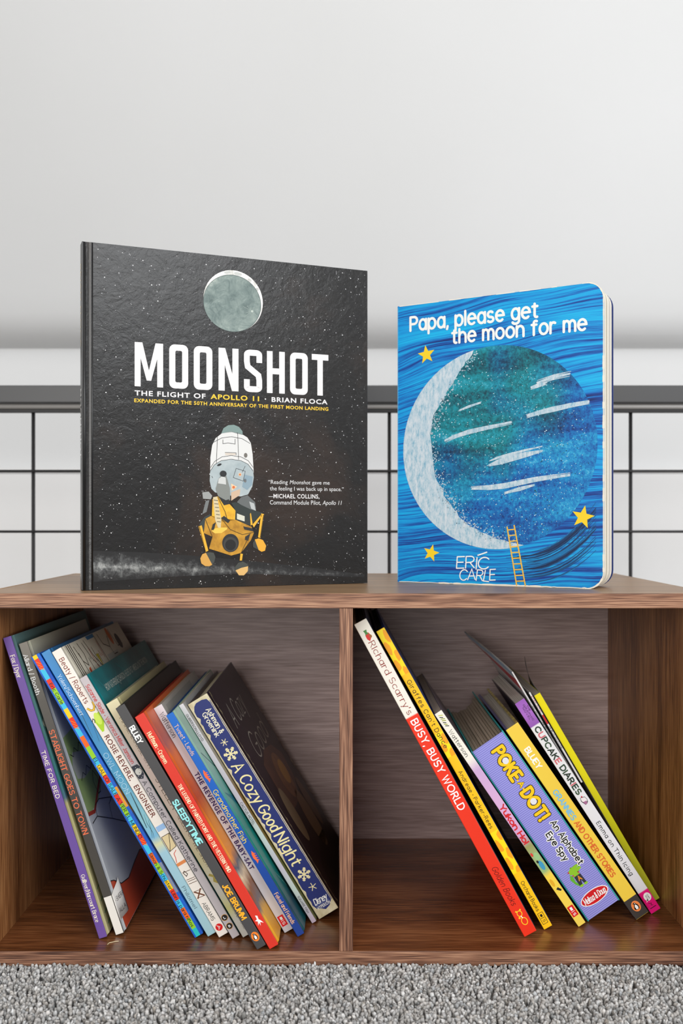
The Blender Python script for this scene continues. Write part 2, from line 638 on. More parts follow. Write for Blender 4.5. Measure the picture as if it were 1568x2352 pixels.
# ================================================================== SETTING
carpet_t = NT('carpet_ground', 0.95, 0.1)
carpet_t.color(carpet_t.ramp(carpet_t.noise(carpet_t.coords(), 260, 3, 0.7), [(0.3, (112, 109, 106)), (0.7, (206, 203, 199))]))
carpet_t.bump(carpet_t.noise(carpet_t.coords(), 260, 3, 0.7), 1.0, 0.004)
fl_o = box('floor', -3.0, 3.0, -3.4, 1.05, -0.03, -0.0055, carpet_t.m)
tag(fl_o, kind='structure')

wall_t = NT('white_wall_paint', 0.75, 0.2)
wall_t.color(wall_t.ramp(wall_t.noise(wall_t.coords(), 1.6, 3, 0.5), [(0.2, (213, 214, 214)), (0.8, (220, 221, 222))]))
wall_t.bump(wall_t.noise(wall_t.coords(), 55, 3, 0.5), 0.04, 0.002)
# knee wall
tag(box('wall_back', -3.0, 3.0, 0.91, 1.0, -0.03, 0.735, wall_t.m), kind='structure')
# sloping ceiling that comes down to the knee wall with a rounded, down-facing crease
prof = [(0.915, 0.700), (0.905, 0.704), (0.885, 0.709), (0.865, 0.718), (0.848, 0.732), (0.836, 0.752), (0.824, 0.785),
        (0.79, 0.88), (0.70, 1.13), (0.53, 1.60), (0.28, 2.30), (0.40, 2.36), (0.66, 1.62), (0.93, 0.88), (1.0, 0.70)]
tag(prism('ceiling', prof, -3.0, 3.0, wall_t.m, None, 'x', True), kind='structure')
# white panelling along the knee wall
trim_m = mat((232, 232, 232), 0.5)
tr = tag(box('trim_1', -3.0, 3.0, 0.892, 0.9095, -0.03, 0.474, trim_m, None, 0.002), kind='structure')
tag(box('trim_2', -3.0, 3.0, 0.889, 0.9095, 0.4745, 0.484, trim_m, None, 0.003), kind='structure')

# ------------------------------------------------------------------ wire mesh guard panel
dk = mat((34, 33, 34), 0.5, 0.4, name='dark_metal')
dk2 = mat((70, 70, 71), 0.42, 0.5, name='grey_metal')
lt = mat((150, 147, 144), 0.35, 0.5, name='glint_grey_metal')
gp = empty('wire_guard_panel', (0, 0.51, 0))
tag(gp, 'black wire grid panel with dark grey top rail behind the shelf', 'railing')
box('top_rail', -1.05, 1.05, -0.010, 0.016, 0.5535, 0.578, dk2, gp, 0.0015)
rod('chamfer_glint', (-1.05, 0.0, 0.5492), (1.05, 0.0, 0.5492), 0.0040, lt, gp, 14)  # paler metal strip: light caught on the rail's lower chamfer, put into colour
box('frame_bar', -1.05, 1.05, -0.004, 0.004, 0.5405, 0.5450, dk, gp, 0.0006)
for xx in [-0.935, -0.768, -0.6007, -0.4337, -0.2667, -0.0997, 0.0673, 0.237, 0.4068, 0.5765, 0.746, 0.916]:
    rod('vertical_wire', (xx, 0.003, 0.02), (xx, 0.003, 0.5407), 0.0026, dk, gp)
for zz in [0.4587, 0.3737, 0.2887, 0.2037, 0.1187, 0.0337]:
    rod('horizontal_wire', (-1.03, -0.0005, zz), (1.03, -0.0005, zz), 0.0019, dk, gp)
for xx in (-1.04, 1.04):
    box('post', xx - 0.0125, xx + 0.0125, -0.010, 0.016, -0.005, 0.5535, dk2, gp, 0.0015)

# ------------------------------------------------------------------ shelf
IL, IR, ZB, ZI, ZT = -0.3055, 0.3156, 0.01256, 0.3129, 0.3258
DL, DR, YB = -0.0019, 0.0099, 0.299
sh = empty('cube_shelf', (0, 0, 0))
tag(sh, 'walnut-brown laminate cube shelf with two open compartments standing on the carpet', 'shelf')
OL, OR = IL - 0.0126, IR + 0.0126
E0 = 0.0012
box('top_board', OL, OR, E0, 0.306, ZI, ZT, W_TOP_SHEEN, sh, 0.0004, 1)
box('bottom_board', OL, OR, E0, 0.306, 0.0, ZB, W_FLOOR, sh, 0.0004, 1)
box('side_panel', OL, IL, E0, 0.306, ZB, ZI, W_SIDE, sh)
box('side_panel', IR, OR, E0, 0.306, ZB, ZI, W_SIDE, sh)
box('divider', DL, DR, E0 + 0.0006, YB, ZB, ZI, W_SIDE, sh)
box('back_panel', IL, DL, YB, YB + 0.004, ZB, ZI, W_BACK_DAYLIGHT, sh)
box('back_panel', DR, IR, YB, YB + 0.004, ZB, ZI, W_BACK_DAYLIGHT, sh)
box('edge_band', OL, OR, 0, E0, ZI, ZT, W_EDGE_X, sh, 0.0004, 2)
box('edge_band', OL, OR, 0, E0, 0, ZB, W_EDGE_X, sh, 0.0004, 2)
box('edge_band', DL, DR, 0.0008, E0 + 0.0006, ZB, ZI, W_EDGE_Z, sh, 0.0003, 1)
box('edge_band', OL, IL, 0.0004, E0, ZB, ZI, W_EDGE_Z, sh, 0.0003, 1)
box('edge_band', IR, OR, 0.0004, E0, ZB, ZI, W_EDGE_Z, sh, 0.0003, 1)
box('side_edging', OL - 0.0010, OL, 0.0, 0.306, ZI, ZT + 0.0004, TAN_EDGE, sh, 0.0003, 1)
box('side_edging', OL, OR, 0.306, 0.307, ZI, ZT + 0.0004, TAN_EDGE, sh, 0.0003, 1)


# ------------------------------------------------------------------ carpet pile
def carpet(xr, yr, sp, S, prof, label, keep=None, seed=3, rk=1.0):
    rg = np.random.default_rng(seed)
    xs = np.arange(xr[0], xr[1], sp)
    ys = np.arange(yr[0], yr[1], sp)
    gx, gy = np.meshgrid(xs, ys)
    gx = gx.ravel() + rg.uniform(-.5, .5, gx.size) * sp * 1.1
    gy = gy.ravel() + rg.uniform(-.5, .5, gy.size) * sp * 1.1
    if keep is None:
        gy = np.minimum(gy, -0.0022)
    else:
        k = keep(gx, gy)
        gx, gy = gx[k], gy[k]
    n = gx.size
    lowf = 0.5 + 0.5 * np.sin(gx * 61 + 2.1 * np.sin(gy * 83)) * np.sin(gy * 71 + 1.7 * np.sin(gx * 47))
    hgt = 0.0066 + 0.0020 * rg.random(n) + 0.0012 * lowf
    th = rg.uniform(0, 2 * np.pi, n)
    ln = rg.uniform(0, 0.0026, n)
    lx, ly = np.cos(th) * ln, np.sin(th) * ln
    rad = rg.uniform(0.0009, 0.0018, n) * rk
    P = len(prof)
    V = np.zeros((n, P, S, 3))
    ph = rg.uniform(0, 2 * np.pi, n)
    for i, (t, k) in enumerate(prof):
        for s in range(S):
            a = ph + 2 * np.pi * s / S + t * 1.4
            j = 1 + 0.22 * np.sin(3 * a + ph * 5)
            V[:, i, s, 0] = gx + lx * t * t + np.cos(a) * rad * k * j
            V[:, i, s, 1] = gy + ly * t * t + np.sin(a) * rad * k * j
            V[:, i, s, 2] = -0.0058 + hgt * t
    V[:, 1:] += rg.normal(0, 0.00030, V[:, 1:].shape)
    if keep is None:
        V[..., 1] = np.minimum(V[..., 1], -0.0004)
    nv = n * P * S
    base = (np.arange(n) * P * S)[:, None]
    loc = []
    for i in range(P - 1):
        for s in range(S):
            s2 = (s + 1) % S
            loc.append([i * S + s, i * S + s2, (i + 1) * S + s2, (i + 1) * S + s])
    loc = np.array(loc)
    quads = (base[:, None, :] + loc[None]).reshape(-1)
    nq = n * len(loc)
    top = (base + ((P - 1) * S + np.arange(S))[None]).reshape(-1)
    me = bpy.data.meshes.new('carpet_pile')
    me.vertices.add(nv)
    me.vertices.foreach_set('co', V.reshape(-1))
    me.loops.add(nq * 4 + n * S)
    me.loops.foreach_set('vertex_index', np.concatenate([quads, top]).astype(np.int32))
    me.polygons.add(nq + n)
    st = np.concatenate([np.arange(nq) * 4, nq * 4 + np.arange(n) * S]).astype(np.int32)
    me.polygons.foreach_set('loop_start', st)
    me.polygons.foreach_set('use_smooth', np.ones(nq + n, dtype=bool))
    me.update(calc_edges=True)
    g = np.clip(rg.normal(0.52, 0.15, n), 0.14, 0.85)
    col = np.ones((n, P * S, 4))
    w = rg.normal(0, 0.012, n)
    col[:, :, 0] = (g + w + 0.008)[:, None]
    col[:, :, 1] = g[:, None]
    col[:, :, 2] = (g - w - 0.012)[:, None]
    at = me.color_attributes.new('yarn', 'FLOAT_COLOR', 'POINT')
    at.data.foreach_set('color', col.reshape(-1))
    t = NT('carpet_yarn', 0.9, 0.15)
    a = t.n('ShaderNodeAttribute', attribute_name='yarn')
    fz = t.noise(t.coords(), 1500, 2, 0.6)
    t.color(t.mix(t.math('MULTIPLY', fz, 0.25), a.outputs['Color'], (250, 248, 244)))
    t.bump(t.noise(t.coords(), 2600, 3, 0.7), 0.9, 0.0006)
    o = link('carpet_pile', me, t.m)
    if label:
        tag(o, label, 'carpet', kind='stuff')
    else:
        o['kind'] = 'stuff'
    return o


near_pile = carpet((-0.66, 0.66), (-0.27, 0.0), 0.0032, 6, [(0.0, 0.5), (0.5, 0.75), (0.80, 1.10), (0.95, 0.85), (1.02, 0.30)],
       'grey tufted carpet pile around the walnut shelf')
far_pile = carpet((-1.0, 1.0), (-0.72, 0.34), 0.0058, 4, [(0.0, 0.7), (0.75, 1.05), (1.0, 0.35)], None,
       lambda x, y: ~((np.abs(x) < 0.662) & (y > -0.272)) | ((np.abs(x) > 0.335) & (y > 0.0)), 5, 1.75)
far_pile.name = 'outer_pile'
far_pile.parent = near_pile

# ================================================================== BOOKS IN THE LEFT COMPARTMENT
FZ = ZB + 0.0003
GL = 'books leaning in the left compartment'
GR = 'books leaning in the right compartment'
CREAM = (240, 232, 208)
WHITE = (240, 240, 238)
BLACK = (24, 22, 22)

# purple spine
h = .2842
cov = ramp_mat('night_teal_cover', h, [(0.0, (96, 128, 128)), (0.30, (92, 140, 138)), (0.50, (70, 138, 140)), (0.545, (96, 130, 150)), (0.565, (206, 198, 142)), (0.8, (212, 204, 152)), (1.0, (206, 198, 150))], amp=0.03)
b = Book('picture_book', 'purple-spined picture book with teal and cream cover leaning against the left side panel', -.2182, .0246, FZ, 17.74, .0078, h, .25, (104, 76, 150), cov, (96, 70, 140), group=GL)
b.st('Fox / Dyer', .061, .134, .22, .72, CREAM, serif=.12, contrast=.4, wt=.15)
b.st('TIME FOR BED', .378, .535, .26, .70, CREAM, wt=.16, track=.3)
b.st('Gulliver/Harcourt Brace', .79, .946, .25, .70, CREAM, serif=.12, contrast=.4, wt=.15)
fl = Flat()
for q in (.86, .90, .94, .975):
    fl.ribbon([(.012, h * (1 - q)), (.03, h * (1 - q) + .004), (.05, h * (1 - q) - .003)], .0016, (60, 140, 110), 0, taper=True)
fl.disc(.016, h * .70, .007, .004, (206, 210, 196)).disc(.024, h * .69, .006, .0035, (206, 210, 196), 1)
b.fp(fl)

# charcoal spine with orange title and peeling call-number sticker
h = .2789
t = NT('grey_film_cover', 0.25, 0.5)
s = t.sep(t.coords())
t.color(t.ramp(t.math('MULTIPLY_ADD', s[2], -1 / h, 1.0), [(0.0, (196, 194, 172)), (0.28, (200, 204, 204)), (0.6, (212, 214, 214)), (1.0, (216, 220, 220))]))
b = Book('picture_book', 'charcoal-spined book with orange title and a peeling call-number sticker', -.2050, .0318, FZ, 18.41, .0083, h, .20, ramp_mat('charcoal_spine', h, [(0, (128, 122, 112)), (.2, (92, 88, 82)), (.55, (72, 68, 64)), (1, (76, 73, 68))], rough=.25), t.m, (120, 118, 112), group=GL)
b.st('Allard / Booth', .04, .175, .12, .58, WHITE, serif=.12, contrast=.4, wt=.15)
b.st('STARLIGHT GOES TO TOWN', .30, .655, .18, .72, (232, 112, 72), serif=.12, contrast=.25, wt=.2)
fl = Flat()
gg = mottle('sage_print', [(.3, (140, 168, 96)), (.7, (172, 194, 126))], 30)
fl.poly([(.009, h * .66), (.16, h * .70), (.16, h * .52), (.085, h * .46), (.045, h * .40), (.009, h * .39)], gg, 0)
fl.poly([(.009, h * .56), (.02, h * .60), (.05, h * .58), (.075, h * .545), (.06, h * .51), (.03, h * .50), (.012, h * .515)], (176, 178, 168), 1)
fl.ribbon([(.009, h * .395), (.028, h * .385), (.06, h * .44), (.10, h * .50), (.16, h * .53)], .0035, (178, 64, 44), 1)
RED2 = (220, 86, 52)
fl.poly([(.009, .0005), (.009, h * .165), (.018, h * .155), (.035, h * .12), (.06, h * .105), (.09, h * .12), (.12, h * .13), (.15, h * .10), (.198, h * .10), (.198, .0005)], RED2, 0)
for pts in ([(.009, h * .165), (.018, h * .155), (.035, h * .12), (.06, h * .105), (.09, h * .12), (.12, h * .13), (.15, h * .10), (.198, h * .10)],
            [(.012, h * .36), (.03, h * .365), (.07, h * .31), (.11, h * .25), (.16, h * .22)], [(.03, h * .365), (.034, h * .40), (.05, h * .405), (.10, h * .36), (.14, h * .33)],
            [(.07, h * .31), (.074, h * .36), (.10, h * .38), (.13, h * .36)], [(.05, h * .47), (.058, h * .50), (.066, h * .47), (.062, h * .42), (.054, h * .42), (.05, h * .47)],
            [(.012, h * .60), (.02, h * .585), (.028, h * .61), (.036, h * .59), (.046, h * .615), (.054, h * .59)], [(.02, h * .50), (.03, h * .52), (.036, h * .505), (.046, h * .53), (.054, h * .51), (.066, h * .53)]):
    fl.ribbon(pts, .0009, (40, 38, 38), 2)
b.fp(fl)
st_m = mat((226, 222, 214), .5)
k = box('call_number_sticker', .0008, b.w - .0004, -.0003, -.0001, .0006, .036, st_m, b.root)
pts = []
for i in range(9):
    q = i / 8
    pts.append((b.w + .0004 + .0035 * math.sin(q * 2.4) * q, q * .024))
me = bpy.data.meshes.new('sticker_flap')
vs, fs = [], []
for (px, py), zt_ in zip(pts, [.036 + .008 * (i / 8) for i in range(9)]):
    vs += [(px, py, .004 + .008), (px, py, zt_)]
for i in range(8):
    fs.append([2 * i, 2 * i + 2, 2 * i + 3, 2 * i + 1])
me.from_pydata(vs, [], fs)
for p in me.polygons:
    p.use_smooth = True
fo = link('sticker_flap', me, st_m, k)
fo.modifiers.new('thick', 'SOLIDIFY').thickness = 0.0002
fl = Flat()
fl.sk('-SHERA', .002, .020, .028, .032, (70, 68, 66), wt=.1).sk('ALLA', .003, .017, .017, .021, (70, 68, 66), wt=.1)
fl.build('lettering', k, (Vector((b.w + .0009, .0008, 0)), (Y + X * .14).normalized(), Z, X))

# colour-block spine
h = .2931
blue_art = ramp_mat('blue_painted_cover', h, [(0, (30, 92, 190)), (.42, (28, 100, 200)), (.47, (120, 140, 180)), (.50, (226, 150, 50)), (.555, (230, 160, 40)), (.58, (90, 140, 200)), (.68, (28, 88, 190)), (.75, (130, 140, 160)), (.84, (128, 130, 150)), (.87, (40, 120, 210)), (1, (26, 96, 200))], amp=.03, nscale=60)
blue_sp = mottle('blue_painted_spine', [(.3, (22, 78, 178)), (.6, (34, 104, 206)), (.8, (90, 150, 220))], 60)
b = Book('picture_book', 'bright blue book with a rainbow colour-block strip and black lettering down its spine', -.1323, .0264, FZ, 30.35, .0090, h, .25, blue_sp, blue_art, (24, 84, 190), group=GL)
Yl, Rd, Cy, Li, Og, Te = (244, 206, 20), (228, 50, 24), (60, 190, 226), (150, 206, 40), (240, 104, 24), (40, 190, 190)
cuts = [0, .013, .048, .085, .118, .172, .19, .222, .257, .288, .325, .366, .39, .428, .455, .495, .529, .57, .604, .637, .673, .705, .741, .778, .803, .834, .871, .9, .937, .972, .999]
cc = [Yl, Rd, Cy, Rd, Li, Cy, Yl, Rd, Cy, Og, Li, Cy, Yl, Rd, Cy, Rd, Li, Cy, Yl, Rd, Cy, Og, Li, Cy, Yl, Rd, Cy, Og, Li, Te]
fl = Flat()
for i, c in enumerate(cc):
    fl.rect(cuts[i] * h, cuts[i + 1] * h, .22 * b.w, .68 * b.w, c)
for q in (.03, .24, .655):
    for j in range(3):
        fl.ribbon([(h * q - .003 + j * .003, .28 * b.w), (h * q + .001 + j * .003, .62 * b.w)], .0006, (250, 130, 40), 1)
fl.rect(.475 * h, .545 * h, .70 * b.w, .98 * b.w, (226, 156, 46)).rect(.745 * h, .85 * h, .70 * b.w, .98 * b.w, (130, 138, 160))
b.sp(fl, 'colour_blocks')
b.st('Eric Carle', .10, .172, .30, .60, BLACK, serif=.1, contrast=.3, wt=.18)
b.st('EL GALLO SALE A VER EL MUNDO', .366, .65, .28, .62, BLACK, serif=.1, contrast=.3, wt=.18)
b.st('Simon & Schuster Libros para ni\u00f1os', .705, .965, .30, .60, BLACK, serif=.1, contrast=.3, wt=.18)

# pale blue owl-coloured spine
h = .2974
sky = ramp_mat('dusk_blue_spine', h, [(0, (70, 140, 196)), (.2, (52, 128, 188)), (.45, (84, 158, 192)), (.6, (140, 192, 202)), (.655, (120, 180, 212)), (.68, (214, 214, 168)), (.71, (160, 200, 214)), (1, (160, 196, 204))], amp=.02)
b = Book('picture_book', 'slim pale blue book fading lighter down the spine, between colour-block and white books', -.1209, .0291, FZ, 30.47, .0087, h, .24, sky, mat((60, 130, 190), .3), (70, 140, 190), group=GL)
b.st('Yolen/Schoenherr', .084, .226, .30, .68, (226, 238, 246), serif=.1, contrast=.4, wt=.13)
b.st('OWL MOON', .36, .50, .22, .72, (206, 232, 244), wt=.07, serif=.06)
b.st('Philomel', .83, .905, .28, .62, (50, 70, 84), serif=.08, contrast=.4, wt=.12)
fl = Flat()
for pts, wd in (([(.19, .55), (.24, .40), (.30, .20)], .0005), ([(.50, .70), (.56, .52), (.62, .30)], .0012), ([(.60, .85), (.63, .60), (.655, .25)], .0004), ([(.58, .75), (.61, .55), (.64, .6), (.66, .4)], .0004), ([(.27, .9), (.32, .6)], .0004)):
    fl.ribbon([(a * h, c * b.w) for a, c in pts], wd, (52, 84, 92), 0, taper=True)
b.sp(fl)

# white engineer spine
h = .2985
b = Book('picture_book', 'white-spined picture book with brown stencil lettering and tinkering doodles', -.1106, .0273, FZ, 30.41, .0098, h, .218, (238, 230, 220), (222, 216, 198), (230, 224, 212), group=GL)
BR = (110, 44, 30)
b.st('Beaty / Roberts', .03, .185, .28, .74, (128, 52, 36), wt=.12)
b.st('ROSIE REVERE,', .30, .455, .26, .74, BR, how='font', bold=.01)
b.st('ENGINEER', .475, .585, .26, .74, BR, how='font', bold=.01)
b.st('ABRAMS', .885, .945, .24, .60, (40, 38, 36), wt=.11)
fl = Flat()
w = b.w
fl.ribbon([(.19 * h, .98 * w), (.205 * h, .92 * w), (.214 * h, .7 * w), (.212 * h, .45 * w), (.20 * h, .22 * w)], .0019, (40, 34, 26), 0)
fl.ribbon([(.19 * h, .98 * w), (.205 * h, .92 * w), (.214 * h, .7 * w), (.212 * h, .45 * w), (.20 * h, .22 * w)], .0013, (246, 194, 40), 1)
fl.poly([(.225 * h, .98 * w), (.26 * h, .98 * w), (.285 * h, .55 * w), (.285 * h, .35 * w), (.245 * h, .2 * w), (.232 * h, .4 * w)], (176, 214, 40))
fl.disc(.243 * h, .62 * w, .006, .0028, (206, 230, 90), 1)
fl.ribbon([(.243 * h, .05 * w), (.236 * h, .2 * w), (.242 * h, .3 * w), (.25 * h, .18 * w)], .0006, BLACK, 1)
fl.poly([(.615 * h, .1 * w), (.632 * h, .1 * w), (.632 * h, .95 * w), (.615 * h, .95 * w)], (150, 186, 226))
fl.poly([(.65 * h, .12 * w), (.65 * h, .95 * w), (.695 * h, .9 * w), (.70 * h, .12 * w)], (222, 202, 156))
fl.ribbon([(.65 * h, .12 * w), (.65 * h, .95 * w), (.695 * h, .9 * w), (.70 * h, .12 * w), (.65 * h, .12 * w)], .0005, (60, 44, 34), 1)
fl.ribbon([(.65 * h, .9 * w), (.68 * h, .5 * w), (.70 * h, .15 * w)], .0005, (60, 44, 34), 1)
fl.ribbon([(.705 * h, .7 * w), (.712 * h, .35 * w), (.725 * h, .3 * w), (.74 * h, .15 * w)], .0006, (206, 70, 50), 0)
fl.rect(.742 * h, .752 * h, .05 * w, .95 * w, (222, 136, 78))
for q in (.775, .80, .806, .814, .842, .864):
    fl.ribbon([(q * h, .12 * w), (q * h + .001, .92 * w)], .0005, (96, 66, 46), 0)
fl.ribbon([(.772 * h, .35 * w), (.778 * h, .2 * w), (.79 * h, .3 * w), (.785 * h, .5 * w), (.772 * h, .35 * w)], .0006, (60, 44, 34), 0)
fl.ribbon([(.842 * h, .15 * w), (.866 * h, .85 * w)], .0012, (110, 64, 40), 0)
fl.ribbon([(.866 * h, .15 * w), (.842 * h, .85 * w)], .0012, (110, 64, 40), 0)
fl.disc(.972 * h, .52 * w, .0033, .0033, (214, 24, 24))
fl.sk('A', .9645 * h, .9785 * h, .38 * w, .62 * w, WHITE, wt=.16)
b.sp(fl)
fl = Flat()   # doodles on the front board
for k in range(3):
    fl.rect(.013 + k * .0052, .0148 + k * .0052, h * .60, h - .0006, (38, 34, 30))
for pts in ([(.032, h * .985), (.036, h * .93), (.045, h * .91), (.050, h * .95), (.046, h * .99)], [(.060, h * .985), (.064, h * .93), (.078, h * .87), (.090, h * .80)],
            [(.068, h * .99), (.074, h * .93), (.090, h * .86), (.10, h * .79)], [(.12, h * .99), (.123, h * .95), (.14, h * .93), (.15, h * .97)], [(.14, h * .93), (.142, h * .90), (.155, h * .90)],
            [(.108, h * .99), (.112, h * .80)], [(.165, h * .99), (.17, h * .92), (.19, h * .92)], [(.034, h * .86), (.040, h * .80)], [(.05, h * .87), (.056, h * .80), (.06, h * .84)]):
    fl.ribbon(pts, .0011, (62, 50, 40), 1)
fl.poly([(.040, h * .90), (.046, h * .905), (.044, h * .865), (.039, h * .86)], (206, 84, 44), 1)
fl.poly([(.082, h * .93), (.090, h * .93), (.086, h * .88)], (206, 190, 50), 1)
fl.disc(.158, h * .965, .006, .010, (210, 110, 40), 1)
fl.rect(.116, .160, h * .85, h * .91, (196, 198, 190), 0)
fl.disc(.182, h * .935, .008, .009, (60, 52, 42), 0).disc(.05, h * .85, .003, .004, (220, 170, 70), 1)
fl.poly([(.080, h - .0006), (.108, h - .0006), (.106, h * .985), (.082, h * .985)], (60, 120, 170), 1)
for k in range(16):
    fl.rect(.03 + .005 * k, .031 + .005 * k, h * (.86 + .1 * R.random()), h * (.87 + .11 * R.random()), R.choice([(70, 60, 50), (180, 60, 50), (96, 84, 66)]), 1)
b.fp(fl)

# grey spine, teal cover
h = .2716
teal = mottle('deep_teal_cover', [(.3, (10, 78, 84)), (.5, (16, 106, 112)), (.75, (30, 134, 140))], 14, rough=.3)
b = Book('picture_book', 'grey-spined book with red author names and a glossy teal cover', -.0981, .0246, FZ, 30.51, .0076, h, .255, (190, 182, 184), teal, (20, 90, 96), group=GL)
b.st('Suzanne Slade \u2022 Veronica Miller Jamison', .03, .33, .26, .70, (196, 40, 40), wt=.14)
b.st('A Computer Called Katherine', .40, .745, .22, .72, (46, 46, 56), wt=.13)
fl = Flat()
w = b.w
fl.poly([(.338 * h, .06 * w), (.34 * h, .8 * w), (.352 * h, .97 * w), (.378 * h, .93 * w), (.392 * h, .6 * w), (.386 * h, .1 * w), (.36 * h, .02 * w)], (46, 50, 62))
fl.disc(.364 * h, .5 * w, .0032, .0030, (206, 204, 196), 1)
for k in range(14):
    fl.disc((.342 + .046 * R.random()) * h, (.1 + .8 * R.random()) * w, .0003, .0003, WHITE, 1, 6)
for f, l in ((.925, 'L'), (.957, 'B')):
    fl.disc(f * h, .5 * w, .0030, .0030, (206, 150, 60), 0).disc(f * h, .5 * w, .0026, .0026, (28, 26, 28), 1)
b.sp(fl)
for f, l in ((.925, 'L'), (.957, 'B')):
    fl = Flat().font(l, .5 * w - .0010, .5 * w + .0010, (1 - f) * h - .0012, (1 - f) * h + .0012, WHITE, .02, 2)
    fl.build('lettering', b.spine, f_spine_up(b))
fl = Flat()
fl.font('HOW KATHERINE JOHNSON HELPED PUT AMERICA ON THE MOON', .030, .215, h * .915, h * .94, (196, 208, 200), .01)
fl.ribbon([(.05, h * .80), (.06, h * .86), (.072, h * .88), (.078, h * .86)], .003, (14, 30, 34), 1, taper=True)
for a, c in (((.02, .97), (.05, .84)), ((.05, .84), (.085, .96)), ((.10, .98), (.13, .90))):
    fl.ribbon([(a[0], a[1] * h), (c[0], c[1] * h)], .0006, (50, 150, 156), 0)
b.fp(fl)

# cream / pinkish spine half hidden
h = .2443
st9 = ramp_mat('cream_pink_spine', h, [(0, (222, 212, 172)), (.12, (214, 198, 170)), (.25, (216, 194, 184)), (.5, (210, 190, 172)), (.68, (206, 196, 152)), (.8, (204, 200, 190)), (.88, (206, 200, 130)), (.93, (206, 202, 190)), (1, (200, 196, 186))], amp=.05)
b = Book('picture_book', 'cream and pinkish spine half hidden behind the dark grey book', -.0890, .0273, FZ, 30.45, .0118, h, .23, st9, (196, 188, 140), (200, 196, 180), group=GL)
b.st('MARIE-LOUISE GAY', .07, .29, .40, .72, (120, 104, 84), serif=.1, contrast=.4, wt=.13)
b.st('STELLA', .33, .46, .36, .78, (110, 96, 80), serif=.1, contrast=.4, wt=.15)
b.st('QUEEN OF THE SNOW', .49, .71, .38, .74, (120, 104, 84), serif=.1, contrast=.4, wt=.13)
b.st('GROUNDWOOD', .87, .975, .42, .66, (120, 114, 104), serif=.1, contrast=.4, wt=.13)
fl = Flat()
fl.ribbon([(.735 * h, .2 * b.w), (.75 * h, .5 * b.w), (.765 * h, .35 * b.w), (.78 * h, .6 * b.w)], .0022, (168, 150, 70), 0)
b.sp(fl)

# dark grey spine
h = .2454
b = Book('picture_book', 'dark grey book with turquoise title and orange author name on its spine', -.0741, .0027, FZ, 30.44, .0092, h, .262, (70, 69, 70), mat((34, 30, 28), .45), (60, 60, 62), group=GL)
b.st('BLUEY', .085, .15, .24, .72, (240, 240, 236), wt=.24, track=.16, jit=.06)
b.st('SLEEPYTIME', .39, .57, .22, .74, (150, 226, 226), wt=.26, track=.2, jit=.04)
b.st('JOE BRUMM', .74, .88, .24, .72, (240, 172, 40), wt=.25, track=.2)
fl = Flat()
fl.disc(.955 * h, .52 * b.w, .0044, .0034, (236, 128, 44))
b.sp(fl)


def penguin(b, f, s):
    """bird emblem in an oval, standing upright on the spine"""
    fl = Flat()
    cx, cz = b.w * .52, (1 - f) * b.h
    fl.poly([(cx + x * s, cz + y * s) for x, y in ((-.45, -.7), (.35, -.75), (.5, -.3), (.42, .2), (.2, .5), (.18, .75), (-.1, .85), (-.4, .72), (-.22, .55), (-.3, .3), (-.5, .0), (-.62, -.4))], (26, 24, 24), 1)
    fl.poly([(cx + x * s, cz + y * s) for x, y in ((-.3, -.62), (.15, -.68), (.3, -.3), (.22, .1), (.02, .42), (-.15, .3), (-.32, -.05))], WHITE, 2)
    fl.disc(cx + .02 * s, cz + .62 * s, .12 * s, .08 * s, WHITE, 2, 10)
    fl.build('bird_emblem', b.spine, f_spine_up(b))


penguin(b, .955, .0036)
fl = Flat()
for k in range(5):
    fl.ribbon([(.09 + .014 * k, h * (.80 + .02 * k)), (.094 + .014 * k, h * (.80 + .02 * k) + .004)], .002, (196, 196, 192))
b.fp(fl)

# red spine with painted orange cover
h = .2357
orange_art = ramp_mat('sunset_painting', h, [(0, (214, 96, 40)), (.14, (176, 92, 84)), (.2, (226, 106, 30)), (.38, (190, 70, 22)), (.5, (230, 140, 40)), (.62, (240, 150, 60)), (.68, (90, 96, 110)), (.73, (232, 206, 170)), (.79, (150, 90, 50)), (.86, (120, 110, 112)), (.9, (236, 176, 60)), (1, (240, 170, 40))], amp=.16, nscale=26, stretch=(1, 2, .6))
b = Book('picture_book', 'red-spined book with cream small-cap title and fiery orange painted cover', -.0632, .0036, FZ, 30.18, .0092, h, .245, (214, 52, 36), orange_art, (190, 44, 30), group=GL)
b.st('Huffman \u2022 Craven', .075, .205, .28, .68, (250, 236, 190), serif=.1, contrast=.3, wt=.16)
b.st('THE LEGEND OF PAINTED PONY AND THE WESTERN WIND', .30, .675, .30, .64, (250, 236, 200), serif=.12, contrast=.3, wt=.17)
fl = Flat()
c0, v0_ = .885 * h, .5 * b.w
fl.poly([(c0 - .0052, v0_ - .0005), (c0 - .004, v0_ + .0012), (c0 - .001, v0_ + .0006), (c0 + .001, v0_ + .0018), (c0 + .004, v0_ + .003), (c0 + .002, v0_ + .0006), (c0 + .005, v0_ - .0006), (c0 + .002, v0_ - .0006), (c0 + .004, v0_ - .0026), (c0 + .0006, v0_ - .0010), (c0 - .001, v0_ - .003), (c0 - .0014, v0_ - .0008)], WHITE)
b.sp(fl, 'pony_emblem')

